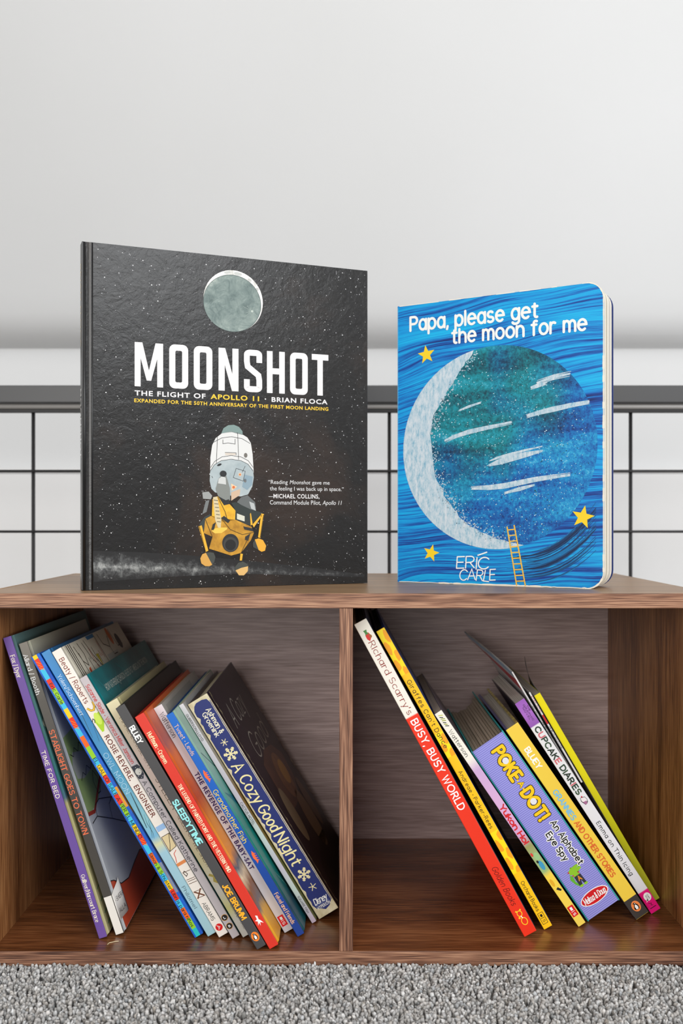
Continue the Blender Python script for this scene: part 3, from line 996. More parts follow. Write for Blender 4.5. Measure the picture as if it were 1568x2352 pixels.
# white paperback with purple title
h = .2374
b = Book('paperback_book', 'white paperback with bold dark purple title and a small red publisher tag', -.0518, .0373, FZ, 30.30, .0084, h, .193, (216, 212, 216), (170, 166, 160), (220, 170, 60), kind='paper', pages=PAGES_GREY, group=GL)
b.st('Watterson', .03, .135, .22, .74, (96, 92, 96), serif=.08, contrast=.4, wt=.14)
b.st('THE REVENGE OF THE BABY-SAT', .295, .725, .22, .74, (58, 34, 96), how='font', bold=.035)
fl = Flat()
fl.rect(.932 * h, .976 * h, .14 * b.w, .82 * b.w, (222, 26, 36))
fl.rect(.938 * h, .950 * h, .34 * b.w, .62 * b.w, WHITE, 1).rect(.953 * h, .955 * h, .3 * b.w, .66 * b.w, WHITE, 1)
fl.sk('S', .959 * h, .970 * h, .34 * b.w, .62 * b.w, WHITE, layer=1, wt=.2)
b.sp(fl)
fl = Flat()
fl.rect(.012, .15, h * .90, h * .985, (150, 148, 144))
q = .02
while q < .14:
    ww = R.choice([.0008, .0014, .0022])
    fl.rect(q, q + ww, h * .905, h * .945, (36, 34, 36), 1)
    q += ww + R.choice([.0008, .0014])
b.fp(fl, 'barcode')

# blue spine, sea-green cover
h = .2329
sea = ramp_mat('sea_green_cover', h, [(0, (160, 196, 176)), (.2, (156, 200, 184)), (.38, (100, 180, 170)), (.55, (24, 150, 140)), (.7, (30, 150, 140)), (.8, (24, 120, 120)), (.9, (50, 90, 110)), (1, (20, 110, 120))], amp=.14, nscale=24, rough=.32)
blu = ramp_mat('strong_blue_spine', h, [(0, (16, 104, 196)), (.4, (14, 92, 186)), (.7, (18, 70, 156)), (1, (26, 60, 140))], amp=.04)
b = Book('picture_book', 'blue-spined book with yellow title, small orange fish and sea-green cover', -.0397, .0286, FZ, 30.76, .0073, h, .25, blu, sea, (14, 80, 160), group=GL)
b.st('Tweet \u2022 Lewis', .05, .185, .24, .74, (232, 196, 160), serif=.08, contrast=.3, wt=.14)
b.st('Grandmother Fish', .345, .58, .22, .78, (240, 214, 70), wt=.13, serif=.04)
b.st('Feiwel and Friends', .81, .945, .24, .72, (236, 186, 140), serif=.08, contrast=.3, wt=.15)
fl = Flat()
for f in (.28, .645):
    q, v = f * h, .5 * b.w
    fl.poly([(q - .006, v + .0004), (q - .003, v + .0014), (q + .002, v + .0010), (q + .005, v + .0016), (q + .007, v - .0004), (q + .004, v - .0004), (q + .001, v - .0014), (q - .003, v - .0010)], (236, 106, 56))
    for k in range(4):
        fl.ribbon([(q - .003 + k * .0022, v + .0010), (q - .002 + k * .0022, v + .0026)], .0006, (236, 106, 56))
b.sp(fl)
fl = Flat()
fl.ribbon([(.012, h * .80), (.03, h * .72), (.06, h * .66)], .0012, (36, 90, 96), 0)
fl.poly([(.012, h * .62), (.03, h * .58), (.05, h * .60), (.08, h * .52), (.03, h * .54)], (40, 130, 150))
for k in range(5):
    fl.ribbon([(.02 + .004 * k, h * .24 - k * .006), (.028 + .004 * k, h * .20 - k * .006)], .0006, (120, 190, 180))
b.fp(fl)

# thin paperback
h = .2387
oli = ramp_mat('desert_olive_cover', h, [(0, (198, 200, 200)), (.3, (190, 184, 160)), (.42, (150, 116, 52)), (.6, (128, 108, 44)), (.75, (104, 112, 50)), (1, (120, 132, 76))], amp=.06)
b = Book('paperback_book', 'very thin pale paperback with tiny grey capitals, wedged beside the thick navy book', -.0273, .0581, FZ, 31.5, .0045, h, .19, ramp_mat('pale_spine', h, [(0, (216, 212, 216)), (.45, (206, 196, 206)), (.6, (206, 220, 214)), (.75, (206, 196, 210)), (.85, (200, 216, 206)), (1, (206, 188, 208))], amp=.03), oli, (206, 210, 206), kind='paper', group=GL)
b.st('GUIBERSON\u2022LLOYD', .045, .165, .26, .70, (60, 66, 66), wt=.16, serif=.08)
b.st('CACTUS HOTEL', .45, .55, .26, .72, (60, 72, 70), wt=.15, serif=.08)
b.st('SQUARE FISH', .88, .955, .28, .70, (50, 50, 60), wt=.15)

# thick navy book
h = .2376
t = NT('navy_spine', .42)
t.color(t.mix(t.math('GREATER_THAN', t.noise(t.coords(), 220, 4, .7), .70), (34, 46, 112), (70, 84, 150)))
navy = t.m
dkc = mottle('midnight_cover', [(.3, (34, 26, 38)), (.55, (44, 34, 48)), (.8, (62, 48, 56))], 12, rough=.4)
CRM = mottle('worn_cream_board', [(.3, (196, 182, 140)), (.7, (232, 222, 190))], 120)
b = Book('picture_book', 'thick worn navy book with cream title, snowflakes and scuffed cream edges beside the divider', -.0212, .0669, FZ, 31.5, .0216, h, .20, CRM, dkc, (60, 50, 60), group=GL, bt=.0024)
w = b.w
fl = Flat()
pan, rr = [], random.Random(4)
u0, u1, a0, a1 = .012 * h, .972 * h, .075 * w, .915 * w
out = [(u0, a0 + .006), (u0, a1 - .006), (u0 + .0015, a1 - .0015), (u0 + .006, a1)]
N = 60
for i in range(N):
    out.append((u0 + .008 + (u1 - u0 - .016) * i / N, a1 - rr.random() * .0004))
out += [(u1 - .004, a1), (u1, a1 - .004), (u1 + .0015, w * .5), (u1 - .001, a0 + .006), (u1 - .003, a0 + .002)]
for i in range(N):
    q = rr.random()
    out.append((u1 - .008 - (u1 - u0 - .016) * i / N, a0 + (q ** 4) * .0022))
out += [(u0 + .006, a0 + .0006), (u0 + .002, a0 + .003)]
fl.poly(out, navy)
fl.ribbon([(u0 + .004, .945 * w), (u1 - .004, .945 * w)], .0006, navy, 0)
b.sp(fl, 'navy_panel')
b.st('Ashman &', .055, .165, .58, .79, CREAM, serif=.07, contrast=.2, wt=.19)
b.st('Groenink', .062, .168, .33, .54, CREAM, serif=.07, contrast=.2, wt=.19)
b.st('A Cozy', .30, .475, .24, .72, (244, 230, 170), wt=.16, serif=.06, contrast=.25, slant=.1)
b.st('Good', .495, .605, .24, .72, (244, 230, 170), wt=.16, serif=.06, contrast=.25, slant=.1)
b.st('Night', .625, .765, .24, .72, (244, 230, 170), wt=.16, serif=.06, contrast=.25, slant=.1)


def flake(fl, u, v, r, m, arms=6, tw=True, rot=.2, wd=.09):
    for k in range(arms):
        a = rot + 2 * math.pi * k / arms
        e = (u + r * math.cos(a), v + r * math.sin(a))
        fl.ribbon([(u, v), e], r * wd * 2, m, 1)
        if tw:
            for q, l in ((.45, .32), (.72, .26)):
                p = (u + r * q * math.cos(a), v + r * q * math.sin(a))
                for s_ in (-.8, .8):
                    fl.ribbon([p, (p[0] + r * l * math.cos(a + s_), p[1] + r * l * math.sin(a + s_))], r * wd * 1.7, m, 1)


fl = Flat()
CRT = (240, 226, 176)
flake(fl, .203 * h, .52 * w, .0036, CRT, 6, False)
flake(fl, .255 * h, .50 * w, .0068, CRT, 6, True)
flake(fl, .815 * h, .48 * w, .0066, CRT, 6, True, .5)
flake(fl, .875 * h, .52 * w, .0040, CRT, 5, False, .6)
b.sp(fl, 'snowflakes')
fl = Flat()
fl.sk('Disney', .20 * w, .80 * w, .056 * h, .080 * h, WHITE, wt=.14, slant=.15, track=.1, jit=.1)
fl.rect(.20 * w, .82 * w, .0508 * h, .0522 * h, (150, 166, 214), 1)
fl.font('HYPERION', .20 * w, .82 * w, .033 * h, .047 * h, WHITE, .02)
fl.build('publisher_mark', b.spine, f_spine_up(b))
fl = Flat()
PAL = (196, 194, 184)
fl.sk('A Cozy', .035, .13, h * .80, h * .90, PAL, wt=.07, slant=.25, layer=1)
fl.sk('Good', .05, .16, h * .63, h * .74, PAL, wt=.07, slant=.25, layer=1)
br1 = mottle('warm_brown_print', [(.3, (120, 80, 56)), (.7, (170, 122, 80))], 30)
br2 = mottle('dark_brown_print', [(.3, (76, 50, 46)), (.7, (112, 76, 64))], 30)
fl.poly([(.05, h * .60), (.09, h * .63), (.14, h * .60), (.17, h * .52), (.16, h * .40), (.12, h * .34), (.07, h * .36), (.045, h * .46)], br2)
fl.disc(.115, h * .47, .030, .026, br1, 1).disc(.125, h * .475, .018, .014, (206, 160, 80), 2)
fl.disc(.05, h * .36, .018, .030, (146, 128, 104), 1)
fl.disc(.12, h * .24, .024, .034, (136, 112, 88), 1).disc(.16, h * .27, .016, .030, (110, 90, 76), 2)
fl.poly([(.02, .004), (.19, .004), (.19, h * .12), (.10, h * .17), (.04, h * .14)], (30, 26, 34), 1)
b.fp(fl)
fl = Flat()
for k in range(26):
    q = R.random()
    fl.disc(.0088 + R.random() * .003, q * h, .0005 + R.random() * .001, .001 + R.random() * .002, (200, 188, 150), 2, 7)
for k in range(12):
    fl.disc(.198 - R.random() * .002, R.random() * h, .001, .002 + R.random() * .003, (190, 182, 160), 2, 7)
fl.rect(.0084, .0092, .004, h - .004, (206, 196, 160), 1)
b.fp(fl, 'scuffs')

# ================================================================== BOOKS IN THE RIGHT COMPARTMENT
# tall red and white
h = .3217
b = Book('picture_book', 'tall red and white spined picture book leaning against the divider', .1652, .0285, FZ, 28.61, .0128, h, .25, ramp_mat('white_then_red_spine', h, [(0, (232, 228, 216)), (.302, (232, 228, 216)), (.3025, (230, 52, 24)), (1, (226, 48, 24))], amp=0), (30, 40, 70), ramp_mat('white_red_back', h, [(0, (220, 220, 210)), (.12, (210, 210, 200)), (.125, (196, 34, 24)), (.25, (196, 34, 24)), (.255, (222, 220, 210)), (.34, (222, 220, 210)), (.345, (200, 40, 24)), (1, (206, 44, 24))], amp=0), pages=page_mat('dark_pages', (70, 66, 60), (110, 104, 96)), group=GR)
b.st("Richard Scarry's", .065, .295, .30, .72, (140, 40, 30), serif=.11, contrast=.35, wt=.12)
b.st('BUSY, BUSY WORLD', .315, .60, .26, .74, WHITE, wt=.18, track=.26)
b.st('Golden Books', .785, .905, .30, .70, (92, 12, 10), wt=.085, slant=.25)
fl = Flat()
w = b.w
fl.poly([(.035 * h, .46 * w), (.038 * h, .64 * w), (.046 * h, .70 * w), (.056 * h, .62 * w), (.062 * h, .46 * w), (.054 * h, .34 * w), (.043 * h, .34 * w)], (206, 44, 36))
fl.poly([(.028 * h, .36 * w), (.036 * h, .40 * w), (.044 * h, .36 * w), (.040 * h, .48 * w), (.044 * h, .62 * w), (.034 * h, .56 * w), (.028 * h, .62 * w)], (70, 130, 60), 1)
fl.disc(.05 * h, .66 * w, .0016, .0012, (150, 96, 40), 1, 10)
GOLD = (246, 196, 40)
fl.ribbon([(.935 * h + .0026 * math.cos(a), .5 * w + .0022 * math.sin(a)) for a in [k * .5 for k in range(14)]], .0007, GOLD)
fl.ribbon([(.960 * h + .0034 * math.cos(a), .56 * w + .0026 * math.sin(a)) for a in [k * .5 for k in range(14)]], .0007, GOLD)
fl.ribbon([(.942 * h, .5 * w), (.950 * h, .55 * w)], .0008, WHITE, 1).disc(.946 * h, .36 * w, .001, .001, GOLD)
fl.disc(.926 * h, .34 * w, .0008, .0008, GOLD).disc(.926 * h, .66 * w, .0008, .0008, GOLD)
b.sp(fl)

# yellow giraffe-patterned spine
h = .3149
gir = (248, 194, 20)
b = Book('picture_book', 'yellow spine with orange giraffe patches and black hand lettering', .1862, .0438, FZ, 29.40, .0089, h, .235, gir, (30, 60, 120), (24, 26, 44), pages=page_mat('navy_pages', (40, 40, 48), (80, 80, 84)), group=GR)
w = b.w
fl = Flat()
GY, GO = (250, 222, 20), (244, 164, 24)
for a, c in ((0.0, .15), (.345, .425), (.675, .815)):
    fl.rect(a * h + .0006, c * h, .04 * w, .96 * w, GY)
    q = a * h + .001
    rr = random.Random(int(a * 100))
    side = 0
    while q < c * h - .006:
        L = rr.uniform(.010, .015)
        v0_, v1_ = ((.03, .46) if side else (.60, .97))
        side = 1 - side
        cu_, cv_ = q + L * .5, (v0_ + v1_) / 2 * w
        fl.poly([(min(max(cu_ + L * .52 * rr.uniform(.7, 1.1) * math.cos(t_), a * h + .0006), c * h), min(max(cv_ + .30 * w * rr.uniform(.7, 1.15) * math.sin(t_), .03 * w), .97 * w)) for t_ in [k_ * .785 + .2 for k_ in range(8)]], GO, 1)
        q += L * .72
b.sp(fl, 'giraffe_patches')
b.st("Giraffes Can't Dance", .17, .395, .28, .70, BLACK, wt=.13, jit=.08, track=.32)
b.st('Andreae \u2022 Parker-Rees', .475, .665, .30, .68, BLACK, wt=.12, jit=.08, track=.3)
b.st('Orchard Books', .845, .942, .30, .66, BLACK, wt=.12, jit=.08)
fl = Flat()
fl.ribbon([(.950 * h, .22 * w), (.985 * h, .22 * w), (.985 * h, .76 * w), (.950 * h, .76 * w), (.950 * h, .22 * w)], .0004, BLACK)
fl.rect(.955 * h, .963 * h, .38 * w, .60 * w, BLACK).rect(.966 * h, .9675 * h, .3 * w, .68 * w, BLACK)
fl.sk('S', .972 * h, .980 * h, .38 * w, .62 * w, BLACK, wt=.14)
b.sp(fl)

# lilac and yellow paperback
h = .2379
yk = ramp_mat('white_lilac_yellow_spine', h, [(0, (236, 232, 220)), (.22, (236, 232, 220)), (.27, (200, 166, 208)), (.45, (214, 170, 210)), (.58, (206, 160, 200)), (.63, (150, 150, 90)), (.68, (160, 176, 120)), (.745, (150, 180, 120)), (.765, (240, 206, 70)), (1, (238, 210, 90))], amp=.05)
ykb = ramp_mat('purple_olive_back', h, [(0, (40, 50, 110)), (.3, (74, 40, 130)), (.55, (70, 34, 110)), (.66, (90, 80, 40)), (1, (150, 120, 20))], amp=.06)
b = Book('paperback_book', 'narrow paperback with white, lilac and yellow spine and red gothic title', .2197, .0504, FZ, 34.15, .0077, h, .215, yk, (90, 80, 90), ykb, kind='paper', pages=PAGES_BROWN, group=GR)
w = b.w
b.st('Watterson', .085, .205, .24, .70, (60, 56, 56), serif=.08, contrast=.4, wt=.14)
b.st('Yukon Ho!', .44, .615, .20, .80, (206, 34, 42), serif=.12, contrast=.2, wt=.30, track=.16)
fl = Flat()
for k in range(7):
    fl.ribbon([((.012 + .008 * k) * h, .3 * w), ((.02 + .008 * k) * h, (.5 + .3 * R.random()) * w)], .0008, R.choice([(150, 160, 60), (60, 66, 50), (190, 196, 90)]))
fl.disc(.68 * h, .6 * w, .004, .0024, (150, 190, 130)).disc(.72 * h, .5 * w, .005, .002, (60, 150, 190), 1).disc(.70 * h, .3 * w, .0015, .001, (40, 40, 40), 1)
fl.disc(.665 * h, .2 * w, .002, .001, (214, 60, 50), 1).disc(.80 * h, .35 * w, .004, .0015, (226, 170, 40), 1)
fl.poly([(.83 * h, .3 * w), (.845 * h, .7 * w), (.84 * h, .85 * w), (.825 * h, .6 * w)], (30, 30, 34), 1)
fl.rect(.912 * h, .958 * h, .12 * w, .88 * w, (214, 26, 30), 1)
fl.rect(.918 * h, .932 * h, .34 * w, .64 * w, WHITE, 2).rect(.936 * h, .938 * h, .28 * w, .72 * w, WHITE, 2)
fl.sk('S', .944 * h, .953 * h, .34 * w, .64 * w, WHITE, layer=2, wt=.2)
b.sp(fl)

# thick lilac board book with teal boards
h, w, d = .1938, .0364, .205
X0, Y0, LE = .2312, .0610, 34.6
r = empty('board_book', (X0, Y0, FZ), (0, -math.radians(LE), 0))
tag(r, 'thick lilac-spined board book with chunky yellow lettering and teal edges', 'book', GR)
TEAL = mat((40, 156, 156), .4)
pin = NT('lilac_ribbed_spine', .5)
s_ = pin.sep(pin.coords())
nz = pin.noise(pin.coords((30, 30, 1)), 10, 3, .5)
wv = pin.math('SINE', pin.math('MULTIPLY', pin.math('ADD', s_[2], pin.math('MULTIPLY', nz, .0006)), 2 * math.pi / .0018))
pin.color(pin.ramp(pin.math('MULTIPLY_ADD', wv, .5, .5), [(.0, (112, 108, 190)), (.35, (146, 144, 216)), (1, (156, 156, 222))]))


class _B:
    pass


b = _B()
b.w, b.h, b.d = w, h, d
b.spine = box('spine', .0013, w - .0013, 0, .002, .001, h - .001, pin.m, r, .0003, 1)
b.front = box('front_cover', w - .0016, w, .0004, d, 0, h, TEAL, r, .0007, 2)
b.back = box('back_cover', 0, .0016, .0004, d, 0, h, TEAL, r, .0007, 2)
NP = 11
pw = (w - .0036) / NP
for i in range(NP):
    q = (i + .5) / NP
    dep = d - .004 - .026 * (4 * q * (1 - q))
    box('board_page', .0018 + i * pw + .00012, .0018 + (i + 1) * pw - .00012, .0024, dep, .004, h - .004 - .0006 * (i % 3), PAGES_BROWN, r, .0003, 1)
Book_st = lambda s, f0, f1, t0, t1, m, **kw: Flat().sk(s, f0 * h, f1 * h, t0 * w, t1 * w, m, **kw)
YEL = (246, 200, 20)
for s, f0, f1, t0, t1 in (('POKE', .060, .232, .46, .76), ('A', .254, .278, .54, .66), ('DOT!', .302, .462, .46, .76)):
    fl = Flat()
    k = .27
    fl.sk(s, f0 * h, f1 * h, t0 * w, t1 * w, (44, 34, 24), wt=k, layer=1, grow=.13, caps=True, track=.30)
    fl.sk(s, f0 * h, f1 * h, t0 * w, t1 * w, YEL, wt=k, layer=2, caps=True, track=.30)
    if s == 'POKE':
        fl.disc(f0 * h + .0135, (t0 + t1) / 2 * w, .0032, .0030, (224, 224, 228), 3)
    if s == 'DOT!':
        fl.disc(f0 * h + .0128, (t0 + t1) / 2 * w, .0032, .0030, (224, 224, 228), 3)
    if s == 'A':
        fl.disc(f0 * h - .0025, .58 * w, .0009, .0009, YEL, 2, 10).disc(f1 * h + .0025, .58 * w, .0009, .0009, YEL, 2, 10)
    fl.build('lettering', b.spine, f_spine(b))
for s, f0, f1, t0, t1 in (('An Alphabet', .50, .745, .65, .80), ('Eye Spy', .535, .69, .385, .535)):
    fl = Flat()
    fl.sk(s, f0 * h, f1 * h, t0 * w, t1 * w, WHITE, wt=.19, layer=1, grow=.30)
    fl.sk(s, f0 * h, f1 * h, t0 * w, t1 * w, BLACK, wt=.19, layer=2)
    fl.build('lettering', b.spine, f_spine(b))
fl = Flat()   # green reptile reaching for an apple, upright on the spine
GR_, GD = (140, 196, 40), (100, 176, 50)
ox, oz = .47 * w, .205 * h
pp = lambda pts: [(ox + x, oz + y) for x, y in pts]
fl.poly(pp([(-.0068, -.004), (-.0085, .002), (-.0065, .006), (-.0045, .004), (-.0052, -.002), (-.0025, -.0075), (-.004, -.008)]), GD, 0)
fl.poly(pp([(-.0062, .006), (-.0055, .0098), (-.002, .0112), (.003, .0118), (.0068, .0112), (.0072, .0098), (.003, .0092), (.0068, .0078), (.0064, .0062), (.001, .0052), (-.003, .0046)]), GR_, 1)
fl.poly(pp([(-.0040, .0055), (.0020, .0055), (.0026, -.001), (-.0038, -.001)]), GR_, 0)
fl.poly(pp([(-.0040, .0025), (.0028, .0025), (.0034, -.0070), (.0008, -.0070), (.0, -.003), (-.0010, -.0070), (-.0042, -.0070)]), (48, 50, 60), 1)
fl.poly(pp([(.0018, .004), (.0042, .0058), (.0066, .0096), (.0054, .0100), (.0030, .0070), (.0012, .0054)]), GD, 0)
fl.disc(ox - .0024, oz - .0080, .0020, .0012, GR_, 1, 12).disc(ox + .0022, oz - .0080, .0020, .0012, GR_, 1, 12)
fl.disc(ox - .0020, oz + .0112, .0010, .0010, GR_, 2, 10).disc(ox - .0019, oz + .0114, .0004, .0004, BLACK, 3, 8)
fl.sk('A', ox - .0018, ox + .0012, oz - .0030, oz + .0014, (240, 150, 30), wt=.2, layer=2)
fl.disc(ox + .0088, oz + .0122, .0026, .0024, (196, 30, 34), 1, 16).ribbon([(ox + .0088, oz + .0142), (ox + .0092, oz + .0156)], .0006, (90, 60, 30), 1)
for x, y in ((-.0040, .004), (.0022, .0042), (-.0062, .0088)):
    fl.disc(ox + x, oz + y, .0008, .0008, (206, 50, 70), 2, 8)
fl.build('printed_art', b.spine, f_spine_up(b))
fl = Flat()
fl.disc(.52 * w, .088 * h, .41 * w, .0068, WHITE, 1, 36, 0.0).disc(.52 * w, .088 * h, .385 * w, .0060, (206, 22, 30), 2, 36, 0.0)
fl.sk('Melissa & Doug', .20 * w, .83 * w, .073 * h, .103 * h, WHITE, wt=.12, slant=.12, track=.14, layer=3, jit=.05)
fl.build('publisher_mark', b.spine, f_spine_up(b))

# yellow hardcover with dark foot
h = .2170
b = Book('picture_book', 'mustard-yellow spined book with light blue and orange title and dark foot', .2777, .0654, FZ, 34.56, .0142, h, .184, (240, 204, 70), mottle('tan_spotted', [(.4, (150, 130, 70)), (.6, (200, 178, 100))], 160), ramp_mat('slate_back', h, [(0, (96, 88, 130)), (.3, (20, 36, 96)), (.6, (24, 40, 90)), (.85, (70, 80, 110)), (1, (130, 130, 144))]), pages=PAGES_GREY, group=GR, bt=.0024)
w = b.w
b.st('BLUEY', .115, .215, .30, .66, (248, 246, 236), wt=.24, track=.18, jit=.06)
b.st('GRANNIES', .335, .485, .26, .60, (120, 190, 226), wt=.22, track=.22)
b.st('AND OTHER STORIES', .50, .785, .26, .60, (222, 108, 44), wt=.22, track=.22)
fl = Flat()
fl.rect(.905 * h, .998 * h, .012 * w, .988 * w, (58, 52, 48)).disc(.948 * h, .52 * w, .0054, .0042, (236, 134, 70), 1)
b.sp(fl)
penguin(b, .948, .0046)

# graphic novel
h = .2397
sp6 = ramp_mat('purple_white_pink_spine', h, [(0, (160, 96, 190)), (.06, (176, 110, 204)), (.114, (150, 90, 180)), (.1145, (236, 236, 238)), (.903, (226, 226, 234)), (.9035, (226, 16, 120)), (1, (230, 16, 124))], amp=0)
night = NT('sparkling_night_back', .35)
nn = night.noise(night.coords(), 18, 4, .6)
sp = night.noise(night.coords((1, 1, 1)), 260, 1, .4)
night.color(night.mix(night.math('GREATER_THAN', sp, .74), night.ramp(nn, [(.3, (20, 14, 30)), (.55, (40, 22, 60)), (.75, (70, 24, 40))]), (200, 190, 210)))
b = Book('paperback_book', 'white-spined graphic novel with purple head, bubbly title and hot pink foot', .2964, .0794, FZ, 33.01, .0105, h, .143, sp6, (200, 196, 200), night.m, kind='paper', pages=PAGES_GREY, group=GR)
w = b.w
for s, t0, f0, f1 in (('THE', .78, .03, .055), ('GRAPHIC', .56, .02, .095), ('NOVEL', .36, .03, .085)):
    b.st(s, f0, f1, t0, t0 + .14, (70, 50, 80), wt=.18)
b.st('CUPCAKE DIARIES', .125, .44, .26, .74, (50, 70, 56), wt=.26, track=.22, jit=.1, colors=[(46, 60, 50), (214, 110, 120), (50, 72, 58), (60, 84, 60), (44, 56, 46)])
b.st('Emma on Thin Icing', .575, .825, .30, .66, BLACK, wt=.14, track=.32, jit=.04)
fl = Flat()
fl.poly([(.458 * h, .34 * w), (.462 * h, .70 * w), (.474 * h, .78 * w), (.482 * h, .70 * w), (.484 * h, .44 * w), (.47 * h, .28 * w)], (240, 232, 236), 1)
fl.poly([(.456 * h, .32 * w), (.46 * h, .72 * w), (.474 * h, .82 * w), (.486 * h, .73 * w), (.492 * h, .42 * w), (.47 * h, .22 * w)], BLACK, 0)
fl.poly([(.476 * h, .34 * w), (.478 * h, .68 * w), (.490 * h, .62 * w), (.490 * h, .42 * w)], (170, 110, 150), 2).disc(.455 * h, .5 * w, .0008, .0008, (206, 40, 60), 2, 8)
fl.disc(.932 * h, .56 * w, .0042, .0036, WHITE, 1).poly([(.94 * h, .4 * w), (.952 * h, .18 * w), (.945 * h, .5 * w)], WHITE, 1)
fl.sk('Graphic', .923 * h, .943 * h, .60 * w, .72 * w, BLACK, wt=.12, layer=2).sk('Novel', .925 * h, .940 * h, .42 * w, .54 * w, BLACK, wt=.12, layer=2)
fl.ribbon([(.958 * h, .30 * w), (.962 * h, .55 * w), (.968 * h, .42 * w), (.972 * h, .60 * w)], .0005, (90, 10, 50), 1).rect(.978 * h, .981 * h, .18 * w, .80 * w, (60, 8, 36), 1)
b.sp(fl)
fl = Flat()
for k in range(26):
    a, c = R.random() * .09, R.random()
    fl.disc(b.d - .003 - a * .3, c * h, .0006, .0008 + .0008 * R.random(), R.choice([(196, 120, 60), (190, 186, 206), (210, 80, 60), (90, 140, 200)]), 0, 6)
fl.ribbon([(b.d - .05, h * .93), (b.d - .03, h * .90), (b.d - .02, h * .93), (b.d - .012, h * .90)], .002, (130, 110, 110), 0)
b.bp(fl)

# two thin readers held between the graphic novel and the yellow one
h = .129
thinw = mat((232, 230, 228), .4)
sw = mat((196, 196, 200), .35)
xb = .1647 + .1101 * math.tan(math.radians(31.5))
b = Book('reader_booklet', 'thin stapled reader with red, blue and white cover sticking up behind the graphic novel', xb, .114, FZ + .12, 31.5, .0015, h, .185, thinw, (206, 206, 206), sw, kind='paper', pages=PAGES_GREY, group=GR)
b.root.rotation_euler[0] = math.radians(8.5)
b.st('I CAN READ', .28, .62, .2, .8, BLACK, wt=.2)
rc = NT('red_white_blue_cover', .35, .45)
rs_ = rc.sep(rc.coords())
rf = rc.math('MULTIPLY_ADD', rs_[2], -1 / h, 1.0)
wob = rc.noise(rc.coords((1, 1, 1)), 14, 1, .4)
rf = rc.math('ADD', rf, rc.math('MULTIPLY', rc.math('SUBTRACT', wob, .5), .10))
rf = rc.math('ADD', rf, rc.math('MULTIPLY', rs_[1], -.30))
rc.color(rc.ramp(rf, [(.0, (170, 198, 220)), (.03, (206, 216, 222)), (.055, (236, 234, 232)), (.06, (224, 46, 58)), (.155, (214, 42, 54)), (.16, (240, 236, 232)), (.40, (230, 226, 222)), (.41, (40, 116, 126)), (.6, (40, 116, 126))]))


def bent(name, x0, x1, m, ny=16, nz=14, old=None):
    """a sheet whose exposed upper corner bends over to the left towards its fore-edge"""
    vs, fs = [], []
    for xx in (x0, x1):
        for i in range(ny + 1):
            for j in range(nz + 1):
                y_, z_ = .0006 + (b.d - .0006) * i / ny, h * j / nz
                q = min(1, max(0, (z_ - .082) / (h - .082)))
                vs.append((xx - .010 * (y_ / b.d) ** 1.3 * q * q * (3 - 2 * q), y_, z_))
    n_ = (ny + 1) * (nz + 1)
    for i in range(ny):
        for j in range(nz):
            a_ = i * (nz + 1) + j
            fs.append([a_, a_ + nz + 1, a_ + nz + 2, a_ + 1])
            fs.append([n_ + a_, n_ + a_ + 1, n_ + a_ + nz + 2, n_ + a_ + nz + 1])
    rim = [(i * (nz + 1)) for i in range(ny + 1)] + [ny * (nz + 1) + j for j in range(1, nz + 1)] + [i * (nz + 1) + nz for i in range(ny - 1, -1, -1)] + [j for j in range(nz - 1, 0, -1)]
    for k_ in range(len(rim)):
        p_, q_ = rim[k_ - 1], rim[k_]
        fs.append([p_, q_, n_ + q_, n_ + p_])
    me = bpy.data.meshes.new(name)
    me.from_pydata(vs, [], fs)
    bm = bmesh.new()
    bm.from_mesh(me)
    bmesh.ops.recalc_face_normals(bm, faces=bm.faces)
    bm.to_mesh(me)
    bm.free()
    old.data = me
    me.materials.append(m)


bent('back_cover', 0, .0003, rc.m, old=b.back)
bent('page_block', .0003, .0012, PAGES_GREY, old=b.pages)
bent('front_cover', .0012, .0015, mat((206, 206, 206), .4), old=b.front)
h = .102
xb = .1831 + .088 * math.tan(math.radians(30.23))
b = Book('reader_booklet', 'thin white reader with a red dash on its spine, right behind the yellow book', xb, .1, FZ + .12, 30.23, .0017, h, .17, thinw, (206, 206, 206), mat((110, 106, 108), .4), kind='paper', pages=PAGES_GREY, group=GR)
b.st('STEP INTO', .04, .22, .2, .8, (190, 40, 50), wt=.2)
b.st('READING', .38, .62, .2, .8, BLACK, wt=.2)
fl = Flat()
fl.rect(.25 * h, .35 * h, .04 * b.w, .96 * b.w, (206, 24, 34))
b.sp(fl)

h = .2352
b = Book('paperback_book', 'plain bright yellow-green slim paperback at the right end', .3088, .1103, FZ, 30.23, .0066, h, .175, ramp_mat('acid_yellow_spine', h, [(0, (250, 232, 0)), (.35, (236, 224, 10)), (.7, (206, 206, 20)), (1, (198, 202, 60))], amp=.02), (206, 200, 20), (150, 148, 150), kind='paper', pages=PAGES_GREY, group=GR, page_short=.01)
# its upper cover corner curls open
me = bpy.data.meshes.new('curled_cover')
vs, fs = [], []
for i in range(9):
    q = i / 8
    yy = .001 + q * .12
    for j in range(5):
        z_ = h - .04 * (j / 4) + .012 * q * (1 - j / 4)
        vs.append((b.w - .0001 + .016 * q * q * (1 - j / 4) ** 1.2 + .0002, yy, z_))
for i in range(8):
    for j in range(4):
        a = i * 5 + j
        fs.append([a, a + 5, a + 6, a + 1])
me.from_pydata(vs, [], fs)
for p in me.polygons:
    p.use_smooth = True
cc_ = link('curled_cover', me, mat((120, 118, 120), .5), b.root)
cc_.modifiers.new('thick', 'SOLIDIFY').thickness = .0003

# ================================================================== BOOKS STANDING ON TOP
TZ = ZT + .0002
mm = .001


def P(l):
    return [(a * mm, c * mm) for a, c in l]


